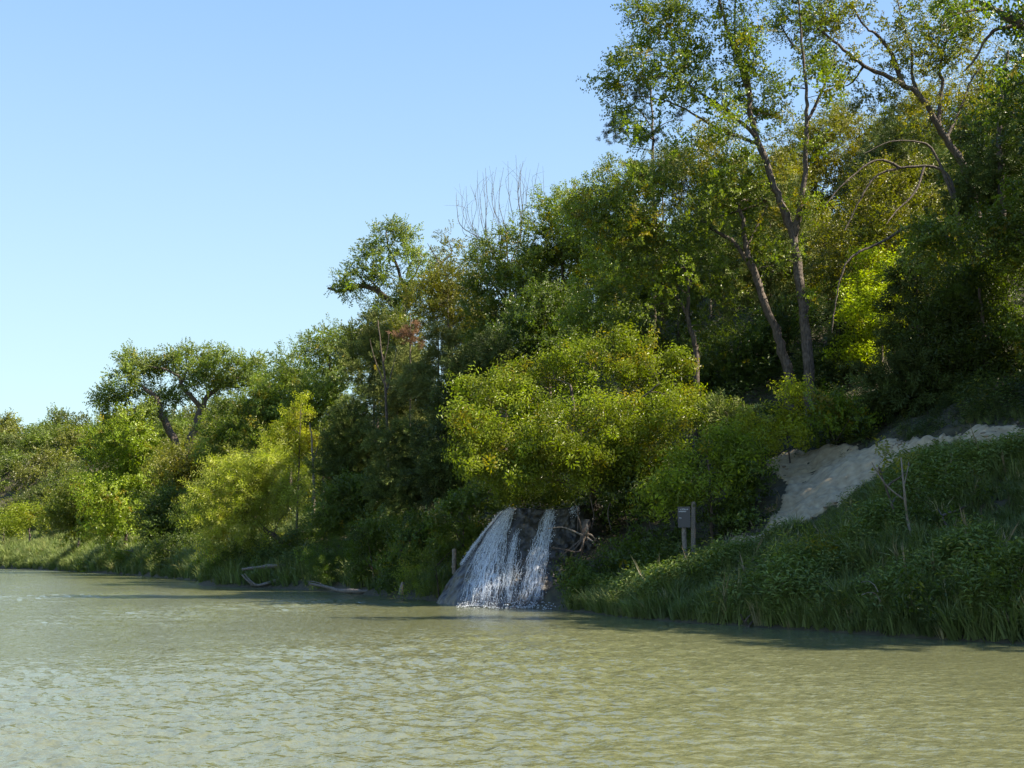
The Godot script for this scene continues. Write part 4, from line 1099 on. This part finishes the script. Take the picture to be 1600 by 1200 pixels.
# where: [u, t] box, how many, size, kind
func strew(called: String, label: String, kind: String, parts: Array, cols: Array, avoid_sand := true) -> void:
	rng.seed = hash(called)
	var where: Array = []
	var tint := PackedColorArray()
	for q in parts:
		for k in int(q[4]):
			var u := rf(q[0], q[1])
			var t := rf(q[2], q[3])
			if avoid_sand and u < 7.4 and sandy(u, t) and rng.randf() < 0.94: continue
			var p := land(u, t)
			var size: float = q[5] * rf(0.6, 1.35)
			var patch := bump_noise.get_noise_2d(p.x * 0.35 + 80.0, p.z * 0.35)
			size *= 1.0 + patch * 0.7
			if kind == "weed0" and patch < rf(-0.15, 0.4): continue
			if kind == "grass0" and patch > 0.15: size *= 0.75
			if u > 5.3 and u < 6.8 and t > 4.2: size *= 0.5
			if u < 7.4 and t > 6.4 and t < 9.0: size *= 0.75
			var lean := Vector3(rf(-0.5, 0.4), 1.0, rf(-0.35, 0.5)).normalized()
			var x := lean.cross(rdir()).normalized()
			where.append(Transform3D(Basis(x * size, lean * size * rf(0.85, 1.15), x.cross(lean) * size), p - Vector3(0, 0.03, 0)))
			var f := clampf(0.5 + patch * 1.1 + rf(-0.3, 0.3), 0.0, 1.0)
			var c: Color = cols[0].lerp(cols[1], f)
			if rng.randf() < 0.05: c = cols[2]
			c *= rf(0.8, 1.2)
			c.a = 1.0
			tint.append(c)
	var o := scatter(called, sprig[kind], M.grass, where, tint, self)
	tag(o, label, "", "", "stuff")

func build_grass() -> void:
	strew("tall_grass", "tall green grass covering the right bank down to the water", "grass0", [[2.2, 5.9, 0.05, 6.9, 7000, 0.75], [5.9, 7.2, 0.05, 3.4, 1100, 0.7], [2.2, 6.8, 0.0, 0.7, 1700, 0.8], [2.2, 5.9, 5.0, 7.4, 1800, 0.6], [2.2, 7.4, 8.5, 10.0, 700, 0.5]],
		[Color(0.12, 0.155, 0.052), Color(0.21, 0.245, 0.08), Color(0.42, 0.36, 0.19)])
	strew("bank_weeds", "leafy weeds growing among the grass of the right bank", "weed0", [[2.2, 5.9, 0.1, 6.3, 9000, 0.85], [5.9, 7.2, 0.2, 3.0, 1800, 0.75], [6.6, 8.0, 1.2, 8.0, 700, 0.8], [2.2, 7.6, 8.8, 12.0, 1500, 0.9]],
		[Color(0.085, 0.125, 0.04), Color(0.17, 0.215, 0.055), Color(0.3, 0.28, 0.06)])
	strew("left_bank_grass", "long grass on the left bank beyond the point", "grass1", [[11.8, 15.6, 0.0, 34.0, 19000, 1.6], [11.8, 15.6, 0.0, 2.5, 4500, 1.6], [8.4, 12.0, 0.1, 3.0, 1500, 1.1]],
		[Color(0.11, 0.155, 0.045), Color(0.165, 0.2, 0.06), Color(0.24, 0.23, 0.08)])
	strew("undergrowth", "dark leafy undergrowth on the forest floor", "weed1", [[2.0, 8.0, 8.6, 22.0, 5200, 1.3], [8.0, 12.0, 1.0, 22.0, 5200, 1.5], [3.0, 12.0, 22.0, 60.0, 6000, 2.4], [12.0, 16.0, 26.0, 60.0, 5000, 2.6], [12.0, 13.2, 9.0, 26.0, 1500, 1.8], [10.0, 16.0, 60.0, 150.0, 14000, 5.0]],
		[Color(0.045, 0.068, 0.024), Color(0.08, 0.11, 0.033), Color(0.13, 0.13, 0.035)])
	strew("dry_stems", "thin dry stems standing in the grass of the right bank", "twig0", [[2.2, 6.8, 0.1, 6.0, 160, 0.7]], [Color(0.3, 0.24, 0.15), Color(0.4, 0.33, 0.22), Color(0.2, 0.15, 0.1)])
	strew("yellow_flowers", "scattered small yellow flowers on the grassy bank", "weed2", [[3.0, 5.6, 1.0, 5.5, 14, 0.35]], [Color(0.6, 0.45, 0.02), Color(0.65, 0.5, 0.03), Color(0.6, 0.5, 0.05)])

# ------------------------------------------------------------------ small things
func branchy(called: String, label: String, category: String, lines: Array, d: float, mat: Material, names: Array) -> void:
	var at := P(lines[0][1], lines[0][2], d)
	var t := thing(called, label, category, at)
	for q in lines.size():
		var path: Array = lines[q]
		var pts := []
		for k in range(1, path.size() - 1, 2):
			pts.append(P(path[k], path[k + 1], d + rf(-0.15, 0.15)) - at)
		var line := smooth_path(pts, 5)
		var rad := []
		for k in line.size(): rad.append(path[0] * lerpf(1.0, 0.45, float(k) / line.size()))
		var b := Buf.new()
		tube(b, line, rad, 9, 0.75)
		# closed ends
		put(names[0] if q == 0 else names[1], b.mesh(), mat, t)

func build_small() -> void:
	rng.seed = 808
	branchy("driftwood_log", "long pale log lying at the waterline left of the waterfall", "log", [[0.1, 592, 926, 560, 924, 530, 923, 510, 917, 482, 912], [0.03, 510, 917, 495, 910, 480, 908]], 42.2, M.dead, ["trunk", "branch"])
	branchy("driftwood_log", "upper bleached log propped across the dark bank under the willow", "log", [[0.13, 470, 884, 440, 884, 410, 886, 378, 890], [0.04, 430, 885, 425, 900, 428, 906], [0.03, 450, 884, 446, 896, 447, 904]], 52.5, M.dead, ["trunk", "branch"])
	branchy("driftwood_log", "lower forked log dipping into the water beside the point", "log", [[0.1, 450, 900, 430, 908, 408, 914, 392, 914], [0.05, 396, 914, 385, 906, 378, 898], [0.04, 400, 914, 388, 904, 382, 896]], 51.5, M.dead, ["trunk", "branch"])
	branchy("stump", "short pale stump standing at the waterline left of the waterfall", "stump", [[0.1, 626, 928, 627, 920, 630, 910]], 37.8, M.dead, ["trunk", "branch"])
	branchy("broken_branch", "pale broken stick leaning in the grass left of the waterfall", "branch", [[0.02, 716, 897, 711, 891, 705, 885]], 33.6, M.dead, ["stick", "branch"])
	branchy("dead_sapling", "bare pale sapling leaning on the grassy bank", "sapling", [[0.026, 1424, 840, 1418, 810, 1414, 775, 1410, 740, 1408, 715], [0.018, 1412, 780, 1392, 765, 1375, 745, 1362, 722], [0.011, 1412, 760, 1418, 735, 1420, 722], [0.01, 1375, 745, 1372, 730, 1380, 715]], 21.3, M.dead, ["trunk", "branch"])
	branchy("grass_stalk", "pale dry stalk arching over the lower grassy bank", "plant", [[0.008, 1372, 925, 1366, 914, 1356, 908, 1345, 910]], 18.9, M.dead, ["stalk", "stalk"])
	branchy("grass_stalk", "pale dry stalk arching just below the other stalk", "plant", [[0.008, 1376, 940, 1368, 928, 1356, 926, 1346, 930]], 18.7, M.dead, ["stalk", "stalk"])
	# small white post in the bushes
	var b := Buf.new()
	var post_at := stand(711, 34.8)
	post_at.y = P(711, 882, 34.8).y
	tube(b, [Vector3(0, -0.3, 0), Vector3(0, 0.1, 0), Vector3(0, 0.5, 0), Vector3(0, 0.51, 0)], [0.075, 0.075, 0.072, 0.001], 10, 0.1)
	var o := put("marker_post", b.mesh(), M.dead, self)
	o.position = post_at
	tag(o, "short grey post in the bushes left of the waterfall", "post")
	# the sign and the bare post beside it
	var d := 27.6
	var s_at := P(1070, 882, d)
	s_at.y = minf(s_at.y, ground(s_at.x, s_at.z) + 0.05)
	var sgn := thing("notice_sign", "small brown notice board on a grey post beside the bare wooden post", "sign", s_at)
	b = Buf.new()
	var top := P(1069, 797, d) - s_at
	tube(b, [Vector3(0.06, -0.2, -0.05), Vector3(top.x * 0.5, top.y * 0.5, -0.05), Vector3(top.x, top.y, -0.05)], [0.062, 0.06, 0.058], 10, 0.08)
	put("post", b.mesh(), M.dead, sgn)
	var w := 19.0 * d / F
	var h := 32.0 * d / F
	var centre := P(1068.5, 808, d) - s_at + Vector3(0, 0, 0.03)
	var bm := BoxMesh.new()
	bm.size = Vector3(w, h, 0.03)
	var face := std(lin(0.07, 0.062, 0.058), 0.6)
	var board := put("board", bm, face, sgn)
	board.position = centre
	board.rotation.y = -0.1
	# rows of small pale letters too far off to read
	var pale := std(lin(0.62, 0.62, 0.62), 0.6)
	for row in [[0.34, 0.1, [1, 1, 5, 2]], [0.24, 0.1, [9]], [-0.08, 0.1, [3]]]:
		var ink := Buf.new()
		var x := -0.42
		for word in row[2]:
			for k in word:
				var lw := 0.055
				for bar in ([[0, 0, 0.25, 1], [0.75, 0, 0.25, 1], [0.2, rf(0.1, 0.7), 0.6, 0.25]] if rng.randf() < 0.7 else [[0.35, 0, 0.3, 1], [0.0, 0.75, 1, 0.25]]):
					var x0: float = (x + bar[0] * lw) * w
					var y0: float = (row[0] + bar[1] * 0.06) * h - 0.0
					var x1: float = x0 + bar[2] * lw * w
					var y1: float = y0 + bar[3] * 0.06 * h
					ink.tri(Vector3(x0, y0, 0.019), Vector3(x0, y1, 0.019), Vector3(x1, y1, 0.019), Color.WHITE)
					ink.tri(Vector3(x0, y0, 0.019), Vector3(x1, y1, 0.019), Vector3(x1, y0, 0.019), Color.WHITE)
				x += lw * 1.25
			x += 0.05
		put("lettering", ink.mesh(), pale, board)
	var p_at := P(1083, 880, 27.9)
	p_at.y = minf(p_at.y, ground(p_at.x, p_at.z) + 0.05)
	b = Buf.new()
	var pt := P(1083.5, 784, 27.9) - p_at
	tube(b, [Vector3(0, -0.2, 0), pt * 0.5, pt, pt + Vector3(0, 0.004, 0)], [0.062, 0.06, 0.057, 0.001], 10, 0.08)
	o = put("wooden_post", b.mesh(), M.wood, self)
	o.position = p_at
	tag(o, "bare brown wooden post right of the notice board", "post")
	# a scrap of white litter
	var l := Buf.new()
	for k in 7:
		var a := rdir() * 0.09
		l.tri(a, a + rdir() * 0.11, rdir() * 0.1, Color.WHITE)
	var white := std(Color(0.85, 0.85, 0.86), 0.7)
	white.cull_mode = BaseMaterial3D.CULL_DISABLED
	o = put("litter", l.mesh(), white, self)
	var at := stand(1017, 26.6)
	o.position = Vector3(at.x, at.y + 0.1, at.z)
	tag(o, "scrap of crumpled white litter on the little beach", "litter")
